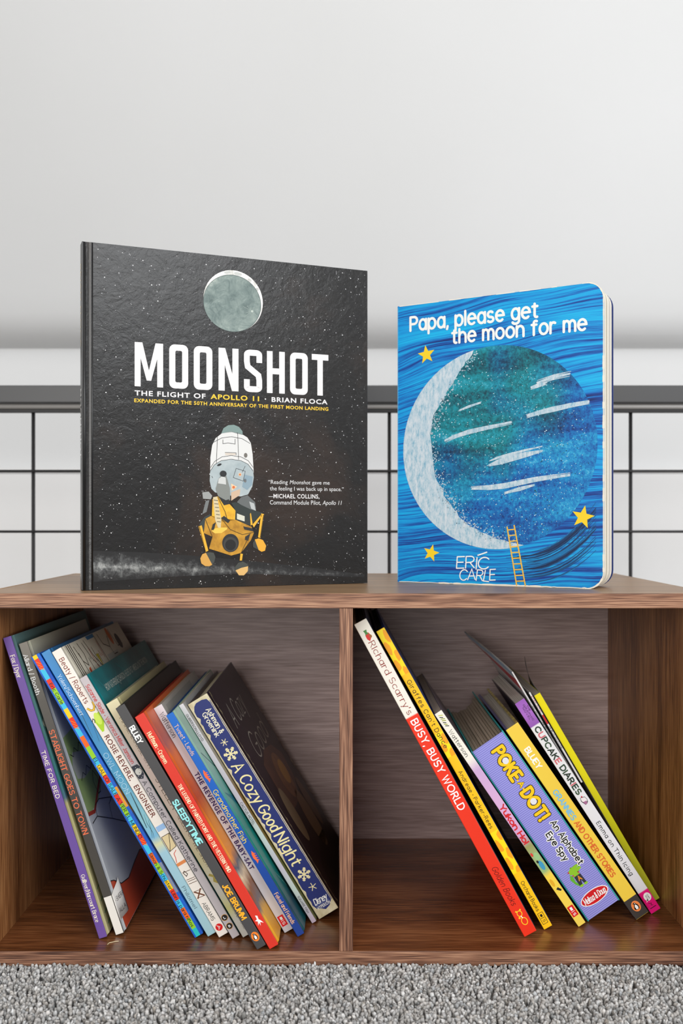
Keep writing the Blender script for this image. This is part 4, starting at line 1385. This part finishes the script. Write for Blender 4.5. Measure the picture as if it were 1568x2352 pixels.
# black space book
w, h, d = .0125, .3170, .2817
cv = NT('black_laminated_cover', .26, .45)
neb = cv.noise(cv.coords(), 7, 5, .6, .4)
cv.color(cv.ramp(neb, [(.35, (17, 17, 18)), (.52, (24, 23, 23)), (.66, (46, 36, 31))]))
crk = cv.noise(cv.coords(), 70, 4, .6, .8)
crk2 = cv.noise(cv.coords((1, 1, 1)), 210, 4, .7, .6)
cv.bump(cv.math('ADD', crk, cv.math('MULTIPLY', crk2, .45)), .30, .0011)
blk = mat((22, 22, 23), .28, .5)
yaw = math.atan2(.104, .2617)
# left-hand front corner of the cover at (-.2352, .031); the book's thickness goes back from it
rz = -math.pi / 2 + yaw
cx, cy = -.2352 - math.sin(yaw) * w, .031 + math.cos(yaw) * w
b = Book('picture_book', 'large black hardcover with moon, white block title and gold spacecraft standing on the shelf', cx, cy, TZ, 0, w, h, d, blk, cv.m, blk, rotz=rz, bt=.0026)
b.front.data.materials[0] = cv.m
# hinge ridges beside the spine
for yy, rr_ in ((.0022, .0012), (.0092, .0008)):
    rod('hinge_ridge', (w - .0004, yy, .0006), (w - .0004, yy, h - .0006), rr_, blk, b.root, 10)
sf = Flat()
sf.font('MOONSHOT', .42 * h, .62 * h, .25 * w, .75 * w, WHITE, .02)
sf.font('BRIAN FLOCA', .06 * h, .30 * h, .3 * w, .62 * w, (200, 180, 140), .01)
sf.font('ATHENEUM', .84 * h, .96 * h, .3 * w, .6 * w, (200, 200, 200), .0)
sf.build('lettering', b.spine, f_spine(b))
TW = (222, 220, 220)
for ch, u0, u1 in zip('MOONSHOT', (47.3, 79.4, 102.7, 126.7, 151.8, 174.9, 198.6, 221.3), (73.7, 97.4, 120.7, 146.4, 170.1, 193.2, 217.1, 238.9)):
    fl = Flat()
    W_ = .0058
    ww = (u1 - u0) * mm
    gw, spec = BLK[ch]
    e0, e1 = (-.075, .375) if ch == 'T' else (0.0, gw)
    pad = 0 if ch == 'T' else W_ / 2
    H_ = .0409
    solid = {'M': [(0, 0), (0, 1), (.27, 1), (.5, .37), (.73, 1), (1, 1), (1, 0), (.79, 0), (.79, .64), (.58, .14), (.42, .14), (.21, .64), (.21, 0)],
             'N': [(0, 0), (0, 1), (.33, 1), (.69, .40), (.69, 1), (1, 1), (1, 0), (.67, 0), (.31, .60), (.31, 0)]}.get(ch)
    if ch == 'O':
        def rrect(x0, x1, y0, y1, rd):
            return [(cx_ + rd * math.cos(a_), cy_ + rd * math.sin(a_)) for cx_, cy_, q0 in ((x1 - rd, y1 - rd, 0), (x0 + rd, y1 - rd, 90), (x0 + rd, y0 + rd, 180), (x1 - rd, y0 + rd, 270)) for a_ in [math.radians(q0 + 90 * k_ / 6) for k_ in range(7)]]
        A_ = rrect(u0 * mm, u1 * mm, .1876, .1880 + H_, .0052)
        B_ = rrect(u0 * mm + W_, u1 * mm - W_, .1876 + W_, .1880 + H_ - W_, .0014)
        for k_ in range(len(A_)):
            fl.poly([A_[k_ - 1], A_[k_], B_[k_], B_[k_ - 1]], mat(TW, .35), 2)
        spec = ''
        solid = []
    if solid:
        fl.poly([(u0 * mm + a * ww, .1878 + c * H_) for a, c in solid], mat(TW, .35), 2)
    for st_ in ([] if solid is not None else strokes(spec)):
        fl.ribbon([(u0 * mm + pad + (a - e0) / (e1 - e0) * (ww - 2 * pad), .1878 + c * H_) for a, c in st_], W_, mat(TW, .35), 2)
    fl.build('title_letter', b.front, f_front(b))
fl = Flat()
YT = (240, 196, 50)
fl.font('THE FLIGHT OF', .0473, .1141, .1793, .1840, TW, .025).font('APOLLO 11', .119, .167, .1793, .1840, YT, .025)
fl.disc(.1734, .1817, .0007, .0007, TW, 1, 10).font('BRIAN FLOCA', .1797, .2380, .1793, .1840, TW, .025)
fl.font('EXPANDED FOR THE 50TH ANNIVERSARY OF THE FIRST MOON LANDING', .0470, .2389, .1730, .1764, YT, .02)
fl.build('subtitle_lettering', b.front, f_front(b))
fl = Flat()
QC = (214, 214, 214)
fl.font('\u201cReading', .1763, .1962, .0993, .1031, QC).font('Moonshot', .1983, .2196, .0993, .1031, QC, shear=.2).font('gave me', .2216, .2403, .0993, .1031, QC)
fl.font('the feeling I was back up in space.\u201d', .1779, .2554, .0930, .0968, QC)
fl.font('\u2014', .1766, .1812, .0853, .0895, QC).font('MICHAEL COLLINS,', .1816, .2294, .0853, .0895, TW, .02)
fl.font('Command Module Pilot,', .1779, .2310, .0792, .0833, QC).font('Apollo 11', .2326, .2526, .0792, .0833, QC, shear=.2)
fl.build('quote_lettering', b.front, f_front(b))
# stars
fl = Flat()
rr = random.Random(11)
for k in range(1900):
    u, v = .0135 + rr.random() * (d - .016), .002 + rr.random() * (h - .004)
    if (.042 < u < .243 and .168 < v < .233) or (.172 < u < .26 and .075 < v < .107):
        continue
    r0 = .00017 + .00042 * rr.random() ** 4
    fl.disc(u, v, r0, r0, R.choice([(236, 236, 236), (200, 200, 202), (170, 170, 174)]), 0, 6, rr.random())
fl.build('printed_stars', b.front, f_front(b))
# moon
fl = Flat()
mo = NT('grey_green_moon', .5)
mo1 = mo.noise(mo.coords(), 70, 6, .75, 1.2)
mo2 = mo.noise(mo.coords(), 24, 3, .6, .6)
mo.color(mo.ramp(mo.math('ADD', mo.math('MULTIPLY', mo1, .6), mo.math('MULTIPLY', mo2, .4)), [(.36, (78, 94, 92)), (.47, (108, 124, 121)), (.56, (132, 146, 141)), (.66, (168, 178, 170))]))
moon_m = mo.m
white_m = mottle('moon_rim', [(.35, (196, 196, 190)), (.5, (236, 234, 230))], 90)
mc, mr = (.1414, .2745), .0294
fl.disc(mc[0], mc[1], mr, mr, white_m, 1, 48).disc(mc[0] - .0010, mc[1] - .0024, mr * .965, mr * .925, moon_m, 2, 48)
for u_, v_, a_, c_ in ((-.006, .0268, .0034, .0013), (.0045, .0264, .0040, .0016), (.016, .0215, .0022, .0014), (.0235, .0130, .0016, .0020)):
    fl.disc(mc[0] + u_, mc[1] + v_, a_, c_, (186, 188, 184), 1.5, 14, -u_ * 30)
fl.disc(mc[0] + .0185, mc[1] - .0085, .0012, .0012, (178, 188, 180), 3, 14)
for k in range(11):
    a_ = 2.0 + k * .36
    fl.ribbon([(mc[0] + .0185 + .0018 * math.cos(a_), mc[1] - .0085 + .0018 * math.sin(a_)), (mc[0] + .0185 + (.004 + .003 * (k % 3)) * math.cos(a_), mc[1] - .0085 + (.004 + .003 * (k % 3)) * math.sin(a_))], .00035, (164, 176, 168), 3, taper=True)
fl.ribbon([(mc[0] - .0010 + mr * .965 * math.cos(a_), mc[1] - .0024 + mr * .925 * math.sin(a_)) for a_ in [.1 * k for k in range(64)]], .0004, (84, 96, 94), 3)
fl.build('printed_moon', b.front, f_front(b))
# lunar ground along the lower edge
lun = NT('lunar_ground_print', .5)
ln_ = lun.noise(lun.coords(), 150, 5, .75, .4)
ln2 = lun.noise(lun.coords((1, 4, 16)), 6, 2, .5)
ls_ = lun.sep(lun.coords())
lc_ = lun.math('MULTIPLY_ADD', ls_[1], -.05, .0225)
lh_ = lun.math('MULTIPLY_ADD', ls_[1], -.045, .0150)
lf_ = lun.math('SUBTRACT', 1.0, lun.math('DIVIDE', lun.math('ABSOLUTE', lun.math('SUBTRACT', ls_[2], lc_)), lh_))
lf_ = lun.math('MULTIPLY', lf_, lun.math('MULTIPLY_ADD', ls_[1], -2.4, 1.05))
lun.color(lun.ramp(lun.math('ADD', lun.math('MULTIPLY', ln_, .75), lun.math('MULTIPLY', lf_, .34)), [(.42, (22, 22, 23)), (.52, (40, 40, 41)), (.64, (84, 86, 86)), (.80, (156, 158, 156))]))
fl = Flat()
fl.poly(P([(9.6, 36), (55.8, 34), (100.8, 30.3), (151.9, 25.2), (214.2, 17.8), (278, 8.9), (278, 6.2), (214.2, 9.3), (147.6, 12.4), (84.2, 10.9), (10.6, 7.7)]), lun.m, 0)
fl.build('printed_ground', b.front, f_front(b))
# spacecraft
fl = Flat()
GDK = mottle('gold_foil_dark', [(.3, (158, 112, 30)), (.7, (204, 152, 48))], 120)
GLT = mottle('gold_foil_light', [(.3, (206, 150, 34)), (.7, (236, 186, 50))], 120)
BODY, CONE, DOME, INK = (214, 214, 212), mottle('pale_grey_blue_print', [(.3, (150, 164, 168)), (.7, (178, 188, 190))], 60), (120, 142, 138), (36, 38, 40)
ORG = (206, 156, 76)
fl.poly(P([(129.4, 146.7), (131.5, 151.8), (136.3, 155.0), (141.9, 155.5), (146.8, 153.7), (150.3, 149.7), (150.6, 146.0), (139.8, 148.4)]), DOME, 1)
fl.poly(P([(120.5, 135.3), (123.9, 142.1), (130.1, 147.0), (139.1, 149.0), (148.9, 147.3), (155.2, 143.8), (158.7, 138.5), (160.5, 127.6), (161.6, 109.9), (155.9, 118.0), (148.9, 121.2), (139.1, 122.4), (129.4, 120.8), (122.5, 116.6), (118.6, 110.5), (118.8, 123.9)]), BODY, 1)
fl.poly(P([(118.6, 110.5), (122.5, 116.6), (129.4, 120.8), (139.1, 122.4), (148.9, 121.2), (155.9, 118.0), (160.9, 112.6), (161.7, 105.2), (160.1, 96.3), (155.9, 88.8), (148.9, 86.7), (131.5, 87.9), (123.2, 90.5), (119.8, 93.8), (118.1, 101.1)]), CONE, 2)
for l in ([(118.6, 110.5), (122.5, 116.6), (129.4, 120.8), (139.1, 122.4), (148.9, 121.2), (155.9, 118.0), (161.2, 111)], [(119, 114), (123, 120), (130, 124.4), (139.1, 126), (149, 124.8), (156, 121.4), (161, 115)],
          [(121.5, 138), (130, 142.6), (139.5, 144), (150, 142.4), (158, 138)], [(145.5, 148.2), (146.5, 122)], [(125.6, 143.5), (124.6, 118.2)], [(131, 141), (131, 137), (136, 138), (143, 137), (143, 142)], [(133, 128.8), (144, 128.6), (144, 126.4)],
          [(144.0, 113.7), (153.1, 111.1), (151.0, 101.6), (141.2, 104.8), (144.0, 113.7)], [(153, 116), (150, 110)], [(120, 106), (121, 104)]):
    fl.ribbon(P(l), .0004, INK, 3)
fl.poly(P([(133, 128.4), (143.6, 128.2), (143.6, 126.4), (133.4, 126)]), (206, 196, 184), 2)
fl.disc(.1478, .1078, .0016, .0018, (214, 190, 160), 3, 12).disc(.1478, .1078, .0009, .001, (196, 110, 60), 4, 10)
fl.disc(.1530, .1020, .0014, .0020, (210, 170, 130), 3, 12).disc(.1535, .1265, .0018, .0024, (110, 106, 100), 3, 8).disc(.1275, .1168, .0024, .0011, INK, 3, 10, .4)
fl.poly(P([(152, 108), (160.5, 106), (160, 98), (155, 93), (150, 96)]), (132, 154, 166), 3)
fl.poly(P([(139.1, 90.6), (148.2, 94.1), (147.5, 88.0), (139.1, 82.5)]), (200, 172, 146), 4)
fl.poly(P([(139, 99), (145, 96), (139.5, 92)]), (226, 196, 160), 4).disc(.1415, .0955, .0014, .0014, (206, 110, 60), 5, 10)
fl.poly(P([(148.9, 86.0), (155.2, 88.1), (163.0, 81.3), (164.0, 72.5), (158.0, 73.1), (144.7, 81.2)]), (96, 100, 100), 3)
fl.poly(P([(157, 82), (162, 80), (163.6, 73), (159, 75)]), (176, 180, 180), 4)
fl.poly(P([(139.1, 80.5), (143.3, 81.2), (158.0, 74.5), (170.8, 71.1), (167.2, 67.7), (158.7, 58.9), (151.7, 60.2), (142.9, 64.3), (143.3, 73.1)]), (42, 50, 48), 4)
fl.poly(P([(117.8, 83.0), (115.0, 71.7), (110.9, 69.6), (114.3, 82.3)]), (112, 116, 116), 3)
fl.poly(P([(110.9, 90.3), (117.1, 91.1), (120.5, 87.1), (119.1, 83.7), (111.6, 84.3)]), (150, 152, 150), 3)
fl.poly(P([(108, 60), (113, 67), (119, 70), (119, 60), (112, 54)]), (50, 58, 58), 2)
fl.poly(P([(113.7, 65.0), (119.8, 68.3), (129.4, 65.6), (143.3, 64.3), (159.4, 57.5), (161.6, 51.4), (158.7, 44.6), (148.9, 32.4), (139.1, 29.9), (117.1, 36.9), (120.5, 48.2), (112.3, 51.6)]), GDK, 5)
fl.poly(P([(119.8, 67.6), (120.5, 83.7), (126.0, 86.5), (137.7, 79.1), (143.3, 73.1), (142.9, 64.3), (133.6, 62.3), (128.0, 63.0)]), GLT, 5)
fl.poly(P([(126.7, 103.3), (130.1, 108.0), (134.3, 106.1), (137.7, 94.7), (138.1, 83.2), (133.6, 79.8), (126.0, 87.1), (123.9, 93.8)]), (126, 130, 126), 6)
fl.poly(P([(126.7, 103.3), (130.1, 106.0), (133.6, 104.5), (134, 98), (126, 99)]), (196, 198, 196), 7)
fl.poly(P([(126, 87), (133.6, 83), (137, 84), (137.5, 79.5), (132, 78)]), INK, 7)
fl.disc(.1312, .1083, .0033, .0030, INK, 8, 20)
fl.poly(P([(144.7, 70.4), (152.4, 67.7), (152.4, 62.6), (144.7, 65.0)]), (206, 206, 190), 6)
fl.disc(.1384, .0420, .0082, .0088, INK, 6, 28).disc(.1384, .0408, .0070, .0070, (58, 58, 56), 7, 28).disc(.1384, .0402, .0052, .0052, (26, 26, 26), 8, 24)
for l in ([(107.2, 58.0), (110.3, 59.0), (116.7, 34.9), (114.0, 33.6)], [(169.0, 70.4), (171.9, 69.8), (168.3, 46.5), (165.8, 47.2)], [(169.4, 69.8), (160.1, 59.5), (161.6, 56.8), (169.4, 67.7)], [(148.2, 31.8), (150.6, 31.4), (149.7, 25.0), (147.5, 25.0)],
          [(158.6, 71), (160.4, 60), (158.4, 58.6), (157.8, 70)]):
    fl.poly(P(l), (226, 172, 50), 6)
fl.poly(P([(121.2, 85.7), (125.3, 86.5), (129.4, 64.3), (128.7, 56.2), (126.0, 56.9), (123.2, 64.3)]), (206, 190, 150), 7)
for k in range(7):
    y0 = 83 - 3.4 * k
    fl.ribbon(P([(122 + .55 * k, y0), (126 + .45 * k, y0 - .4)]), .0005, INK, 8)
for l in ([(113.7, 65), (120.5, 48.2), (117.1, 36.9)], [(129.4, 65.6), (138, 55), (150, 50), (161, 52)], [(126, 86), (133, 72), (135, 65)], [(120.5, 83.7), (119.8, 67.6)], [(148.9, 32.4), (156, 47)], [(108, 58), (114, 34)], [(171.4, 69), (168, 47)]):
    fl.ribbon(P(l), .0005, (70, 54, 24), 8)
fl.poly(P([(119.8, 53.6), (123.2, 56.2), (129.4, 56.9), (135.0, 56.9), (135.0, 55.2), (129.4, 51.5), (123.2, 51.2)]), (232, 190, 80), 8)
for l in ([(129, 66), (136, 61), (138, 63.5), (132, 68)], [(151, 58), (160, 56), (161, 53), (152, 55)], [(121, 60), (124, 62), (122, 54), (119.6, 55)], [(153, 48), (158, 51), (156, 44), (152.6, 45)]):
    fl.poly(P(l), (40, 42, 44), 8)
fl.poly(P([(114.3, 32.9), (110.9, 31.6), (108.9, 27.6), (109.9, 22.9), (113.7, 20.2), (117.8, 20.1), (120.5, 21.4)]), ORG, 6)
fl.poly(P([(114.3, 32.9), (117.8, 33.5), (121.9, 32.8), (123.6, 28.7), (122.5, 24.1), (120.5, 21.4)]), (66, 70, 66), 6)
fl.poly(P([(162.6, 45.2), (166.5, 46.2), (170.8, 44.5), (174.0, 39.0), (172.9, 34.2), (169.4, 33.2), (166.5, 34.9)]), (226, 164, 50), 6)
fl.poly(P([(162.6, 45.2), (160.5, 41.8), (160.9, 37.7), (166.5, 34.9)]), (60, 62, 58), 6)
fl.poly(P([(143.3, 15.6), (148.9, 17.9), (155.9, 19.4), (155.6, 14.7), (151.7, 10.7), (146.8, 10.8)]), (216, 176, 110), 6)
fl.poly(P([(143.3, 15.6), (142.9, 19.0), (146.1, 23.0), (151.0, 23.9), (155.2, 21.5), (155.9, 19.4), (148.9, 17.9)]), (66, 70, 66), 6)
fl.build('printed_spacecraft', b.front, f_front(b))
fl = Flat()
fl.ribbon(P([(11, 243), (22, 238.5), (26, 237.5)]), .0006, (14, 14, 14), 0, taper=True)
fl.ribbon(P([(34, 234), (46, 229), (58, 224)]), .0005, (14, 14, 14), 0, taper=True)
fl.ribbon(P([(18, 118), (36, 121), (52, 118)]), .0005, (14, 14, 14), 0, taper=True)
fl.build('cover_creases', b.front, f_front(b))

# blue board book
h, d = .2853, .2131
th0 = math.atan2(.1075, .184)
root = empty('board_book', (.0582, .1555, TZ), (0, 0, 0))
tag(root, 'blue brush-painted board book with pale crescent moon and yellow stars standing on the shelf', 'book')


def rounded_leaf(name, t0, t1, ang, oy, m, dd=d, hh=h, rad=.016, z0=0.0):
    """one stiff leaf hinged at the left; ang = turn towards the viewer"""
    pts = [(0, z0), ]
    n = 8
    pts += [(dd - rad + rad * math.sin(a), z0 + rad - rad * math.cos(a)) for a in [math.pi / 2 * i / n for i in range(n + 1)]]
    pts += [(dd - rad + rad * math.cos(a), hh - rad + rad * math.sin(a)) for a in [math.pi / 2 * i / n for i in range(n + 1)]]
    pts += [(0, hh)]
    o = prism(name, pts, t0, t1, m, root, 'x')
    o.rotation_euler = (0, 0, -math.pi / 2 - ang)
    o.location = (math.sin(th0) * oy, math.cos(th0) * oy, 0)
    return o


pp_ = NT('blue_brushwork', .36, .45)
low = pp_.noise(pp_.coords((1, .6, 1)), 11, 1, .4)
sx_ = pp_.sep(pp_.coords())
zz = pp_.math('ADD', sx_[2], pp_.math('MULTIPLY', pp_.math('SUBTRACT', low, .5), .045))
zz = pp_.math('ADD', zz, pp_.math('MULTIPLY', sx_[1], -.12))
cmb = pp_.n('ShaderNodeCombineXYZ')
pp_.l(pp_.math('MULTIPLY', sx_[1], 7.0), cmb.inputs[1])
pp_.l(pp_.math('MULTIPLY', zz, 380.0), cmb.inputs[2])
f1 = pp_.noise(cmb.outputs[0], 1.0, 5, .72)
cmb2 = pp_.n('ShaderNodeCombineXYZ')
pp_.l(pp_.math('MULTIPLY', sx_[1], 3.0), cmb2.inputs[1])
pp_.l(pp_.math('MULTIPLY', zz, 34.0), cmb2.inputs[2])
f2 = pp_.noise(cmb2.outputs[0], 1.0, 2, .5)
ff_ = pp_.math('ADD', pp_.math('MULTIPLY', f1, .75), pp_.math('MULTIPLY', f2, .35))
pp_.color(pp_.ramp(ff_, [(.38, (6, 24, 74)), (.45, (8, 56, 140)), (.51, (4, 104, 186)), (.56, (2, 146, 216)), (.68, (10, 180, 232))]))
ivory = mat((236, 230, 214), .5)
navy_l = mat((24, 50, 120), .4)
F0 = rounded_leaf('front_cover', -.0016, .0, th0, 0, pp_.m)
for t0_, t1_, a_, m_, p_ in ((.0019, .0056, th0 - .014, ivory, (34, 34, 40)), (.0064, .0106, th0 - .045, ivory, (24, 80, 170)), (.0114, .0156, th0 - .085, ivory, (22, 50, 110))):
    rounded_leaf('board_page', -(t1_ - t0_), .0, a_, t0_, m_, d - .0004, h - .0010)
    rounded_leaf('page_print_and_gap', -(t1_ - t0_) - .0006, -(t1_ - t0_) - .0001, a_, t0_, mat(p_, .5), d - .0007, h - .0014, z0=.0003)  # page prints; the dark slab colours in the shaded gap between boards
rounded_leaf('back_cover', -.0022, 0, th0 - .125, .0172, navy_l, d - .001, h)
sb = box('spine', -.0195, -.0002, -.0005, .0010, .0005, h - .0005, pp_.m, root, .0004, 2)
sb.rotation_euler = (0, 0, -math.pi / 2 - th0)
b = _B()
b.w, b.h, b.d = 0.0, h, d
FR = (Vector((0, 0, 0)), Y, Z, X)
# thin ivory worn rim of the front board
fl = Flat()
rr = random.Random(5)
pts_o = [(d - .016 + .0159 * math.sin(a), .016 - .0159 * math.cos(a)) for a in [math.pi / 2 * i / 8 for i in range(9)]]
pts_o += [(d - .0002, .02 + (h - .04) * i / 40) for i in range(41)]
pts_o += [(d - .016 + .0159 * math.cos(a), h - .016 + .0159 * math.sin(a)) for a in [math.pi / 2 * i / 8 for i in range(9)]]
for i in range(len(pts_o) - 1):
    fl.ribbon([pts_o[i], pts_o[i + 1]], .0009 + .0010 * rr.random() ** 3, ivory, 0)
q = .002
while q < d - .02:
    L = min(.004 + rr.random() * .02, d - .016 - q)
    fl.ribbon([(q, .0003), (q + L * .5, .0006), (q + L, .0003)], .0006 + .0014 * rr.random(), ivory, 0)
    fl.ribbon([(q, h - .0003), (q + L, h - .0003)], .0003 + .0006 * rr.random(), ivory, 0)
    q += L
fl.ribbon([(.0003, .002), (.0003, h - .002)], .0005, (120, 180, 210), 0)
fl.build('worn_rim', F0, FR)
# moon disc and pale crescent
dm = NT('teal_sponged_paint', .45)
a1 = dm.noise(dm.coords((1, 1, 1)), 240, 6, .85)
a2 = dm.noise(dm.coords((1, .35, 1.5)), 26, 3, .6)
a3 = dm.noise(dm.coords((1, 1, 1)), 8, 2, .5)
fv = dm.math('ADD', dm.math('MULTIPLY', a1, .55), dm.math('MULTIPLY', a2, .45))
c1 = dm.ramp(fv, [(.38, (4, 40, 56)), (.45, (6, 84, 100)), (.52, (10, 128, 140)), (.58, (18, 150, 172)), (.67, (120, 200, 214))])
c2 = dm.ramp(fv, [(.38, (6, 36, 86)), (.45, (6, 76, 156)), (.53, (10, 124, 190)), (.60, (40, 166, 212)), (.68, (190, 222, 232))])
dm.color(dm.mix(dm.ramp(a3, [(.42, (0, 0, 0)), (.58, (255, 255, 255))]), c1, c2))
cm = NT('pale_dry_brush_paint', .5)
q1 = cm.noise(cm.coords((1, 2.4, .8)), 110, 6, .85)
cm.color(cm.ramp(q1, [(.34, (96, 158, 190)), (.44, (160, 192, 208)), (.54, (196, 210, 220)), (.72, (224, 228, 232))]))
fl = Flat()
fl.disc(.107, .1352, .1005, .0998, dm.m, 0, 72)
fl.build('printed_disc', F0, FR)
fl = Flat()
inner = [(121.2, 42.7), (91.0, 51.9), (68.7, 66.3), (52.9, 89.0), (40.4, 113.7), (36.8, 151.4), (40.4, 170.9), (52.9, 189.7), (70.4, 214.3), (86, 231)]
outer = [(.107 + .1005 * math.cos(math.radians(a)), .1352 + .0998 * math.sin(math.radians(a))) for a in [103 + i * 4.6 for i in range(41)]]
inn = []
for i in range(len(inner) - 1):
    for k in range(5):
        q = k / 5
        inn.append(((inner[i][0] * (1 - q) + inner[i + 1][0] * q) * mm + (rr.random() - .5) * .003, (inner[i][1] * (1 - q) + inner[i + 1][1] * q) * mm + (rr.random() - .5) * .002))
fl.poly(outer + inn, cm.m, 1)
for k in range(420):      # dry-brush flecks along the crescent's inner edge
    q = rr.random() * (len(inner) - 1.001)
    i = int(q)
    q -= i
    u = (inner[i][0] * (1 - q) + inner[i + 1][0] * q) * mm + abs(rr.gauss(0, .006))
    v = (inner[i][1] * (1 - q) + inner[i + 1][1] * q) * mm + rr.gauss(0, .002)
    fl.disc(u, v, .0003 + .0007 * rr.random(), .0003 + .0005 * rr.random(), cm.m, 1, 6, rr.random())
fl.build('printed_crescent', F0, FR)
fl = Flat()
for k in range(1500):      # sponge flecks on the disc
    a, q = rr.random() * 6.283, rr.random() ** .5
    u, v = .116 + .084 * q * math.cos(a), .128 + .086 * q * math.sin(a)
    if math.hypot(u - .107, v - .1352) > .098 or u < .045:
        continue
    z1 = rr.gauss(0, 1)
    fl.disc(u, v, .0002 + .0006 * rr.random() ** 2, .0002 + .0004 * rr.random(), rr.choice([(196, 224, 230), (150, 206, 220), (10, 60, 70), (12, 80, 96)]), 1, 6, rr.random())
stroke_w = mat((214, 228, 234), .5)


def streak(pts, wd):
    fl.ribbon(P(pts), wd * mm, cm.m, 2, taper=True)
    for k in range(5):
        o_ = rr.gauss(0, wd * .35)
        fl.ribbon(P([(a + rr.gauss(0, .8), c + o_) for a, c in pts]), wd * .3 * mm, cm.m, 2, taper=True)


streak([(52.9, 144.2), (66, 148.5), (79.1, 152.0), (100, 155.5), (124.4, 159.2)], 4)
streak([(139.1, 164), (152, 167), (164.6, 169.2), (182, 172), (200.0, 174.1)], 5)
streak([(149.5, 195.5), (165, 199.5), (181.7, 201.7)], 3.5)
streak([(143.1, 191.3), (151, 193), (158.3, 195.1)], 4)
streak([(100.3, 117.7), (110, 120.5), (117.9, 122.7), (138, 127), (154.3, 130.0)], 6.5)
streak([(82.5, 95.0), (100, 95.5), (116.2, 97), (148.7, 102.7), (181.7, 106.3)], 5)
streak([(117.0, 90.5), (132, 94), (147.1, 97.8)], 4)
streak([(68.7, 173.4), (80, 177), (91.9, 180.0)], 2.5)
fl.build('printed_streaks', F0, FR)
# dark sweeping strokes bottom right
fl = Flat()
ds = mottle('dark_sweep_paint', [(.4, (8, 40, 90)), (.5, (10, 84, 140)), (.6, (6, 34, 70))], 120, (1, .3, 2))
for k in range(34):
    t_ = rr.random()
    y0 = 4 + t_ * 26 + rr.gauss(0, 2)
    x0 = 118 + rr.random() * 26
    pts = [(x0 + (206 - x0) * i / 8, y0 + (30 + 18 * t_) * (i / 8) ** 2.2) for i in range(9)]
    pts = [p for p in pts if p[0] < 208]
    fl.ribbon(P(pts), (.5 + 1.3 * rr.random()) * mm, rr.choice([(8, 36, 76), (10, 52, 96), (8, 70, 120), (12, 110, 168)]), 0, taper=True)
fl.build('printed_sweep', F0, FR)
fl = Flat()
SY = (244, 208, 36)
for a_ in ((.0328, .2325, .0098, SY, 2, .12), (.1937, .0667, .0112, SY, 2, -.2), (.0381, .0305, .0092, SY, 2, -.25)):
    Flat().star(*a_).build('printed_star', F0, FR)
fl = Flat()
LD = (232, 186, 70)
fl.ribbon(P([(119.2, 57.6), (124.5, 27), (129.0, .6)]), .0013, LD, 2).ribbon(P([(126.4, 59.2), (132.5, 28), (137.8, .6)]), .0013, LD, 2)
for k in range(10):
    q = (k + .6) / 10.4
    fl.ribbon(P([(119.2 + 9.8 * q, 57.6 - 57.2 * q), (126.6 + 11.2 * q, 58.4 - 57.6 * q)]), .0011, LD, 3)
fl.build('printed_ladder', F0, FR)
fl = Flat()
WT = mat((242, 242, 238), .4)
fl.sk('Papa, please get', .0148, .1500, .2585, .2722, WT, wt=.185, layer=2, track=.21, xh=1.18)
fl.build('title_lettering', F0, FR)
fl = Flat()
fl.sk('the moon for me', .0614, .1968, .2415, .2548, WT, wt=.185, layer=2, track=.21, xh=1.18)
fl.build('title_lettering', F0, FR)
fl = Flat()
fl.sk('ERIC', .066, .100, .0155, .0270, WT, wt=.10, layer=2, slant=.12, jit=.12, track=.12)
fl.sk('CARLE', .069, .107, .0045, .0150, WT, wt=.10, layer=2, slant=.12, jit=.12, track=.10)
fl.ribbon(P([(88.5, 29.0), (98.7, 32.5)]), .0012, WT, 2)
fl.build('signature_lettering', F0, FR)

# ------------------------------------------------------------------ a bit of straw on the shelf floor
cu = [(-.2078, .0135), (-.2070, .0172), (-.2030, .0196), (-.1995, .0206)]
me = bpy.data.meshes.new('straw_scrap')
vs, fs = [], []
for i, (x_, y_) in enumerate(cu):
    zb = ZB + .0002
    vs += [(x_ - .0002, y_ + .0002, zb), (x_ + .0002, y_ - .0002, zb), (x_ + .0002, y_ - .0002, zb + .0004), (x_ - .0002, y_ + .0002, zb + .0004)]
for i in range(3):
    for k in range(4):
        a = i * 4
        fs.append([a + k, a + (k + 1) % 4, a + 4 + (k + 1) % 4, a + 4 + k])
fs += [[0, 1, 2, 3], [12, 13, 14, 15]]
me.from_pydata(vs, [], fs)
tag(link('straw_scrap', me, mat((224, 208, 170), .6)), 'tiny bent pale scrap of straw on the shelf floor below the purple book', 'scrap')
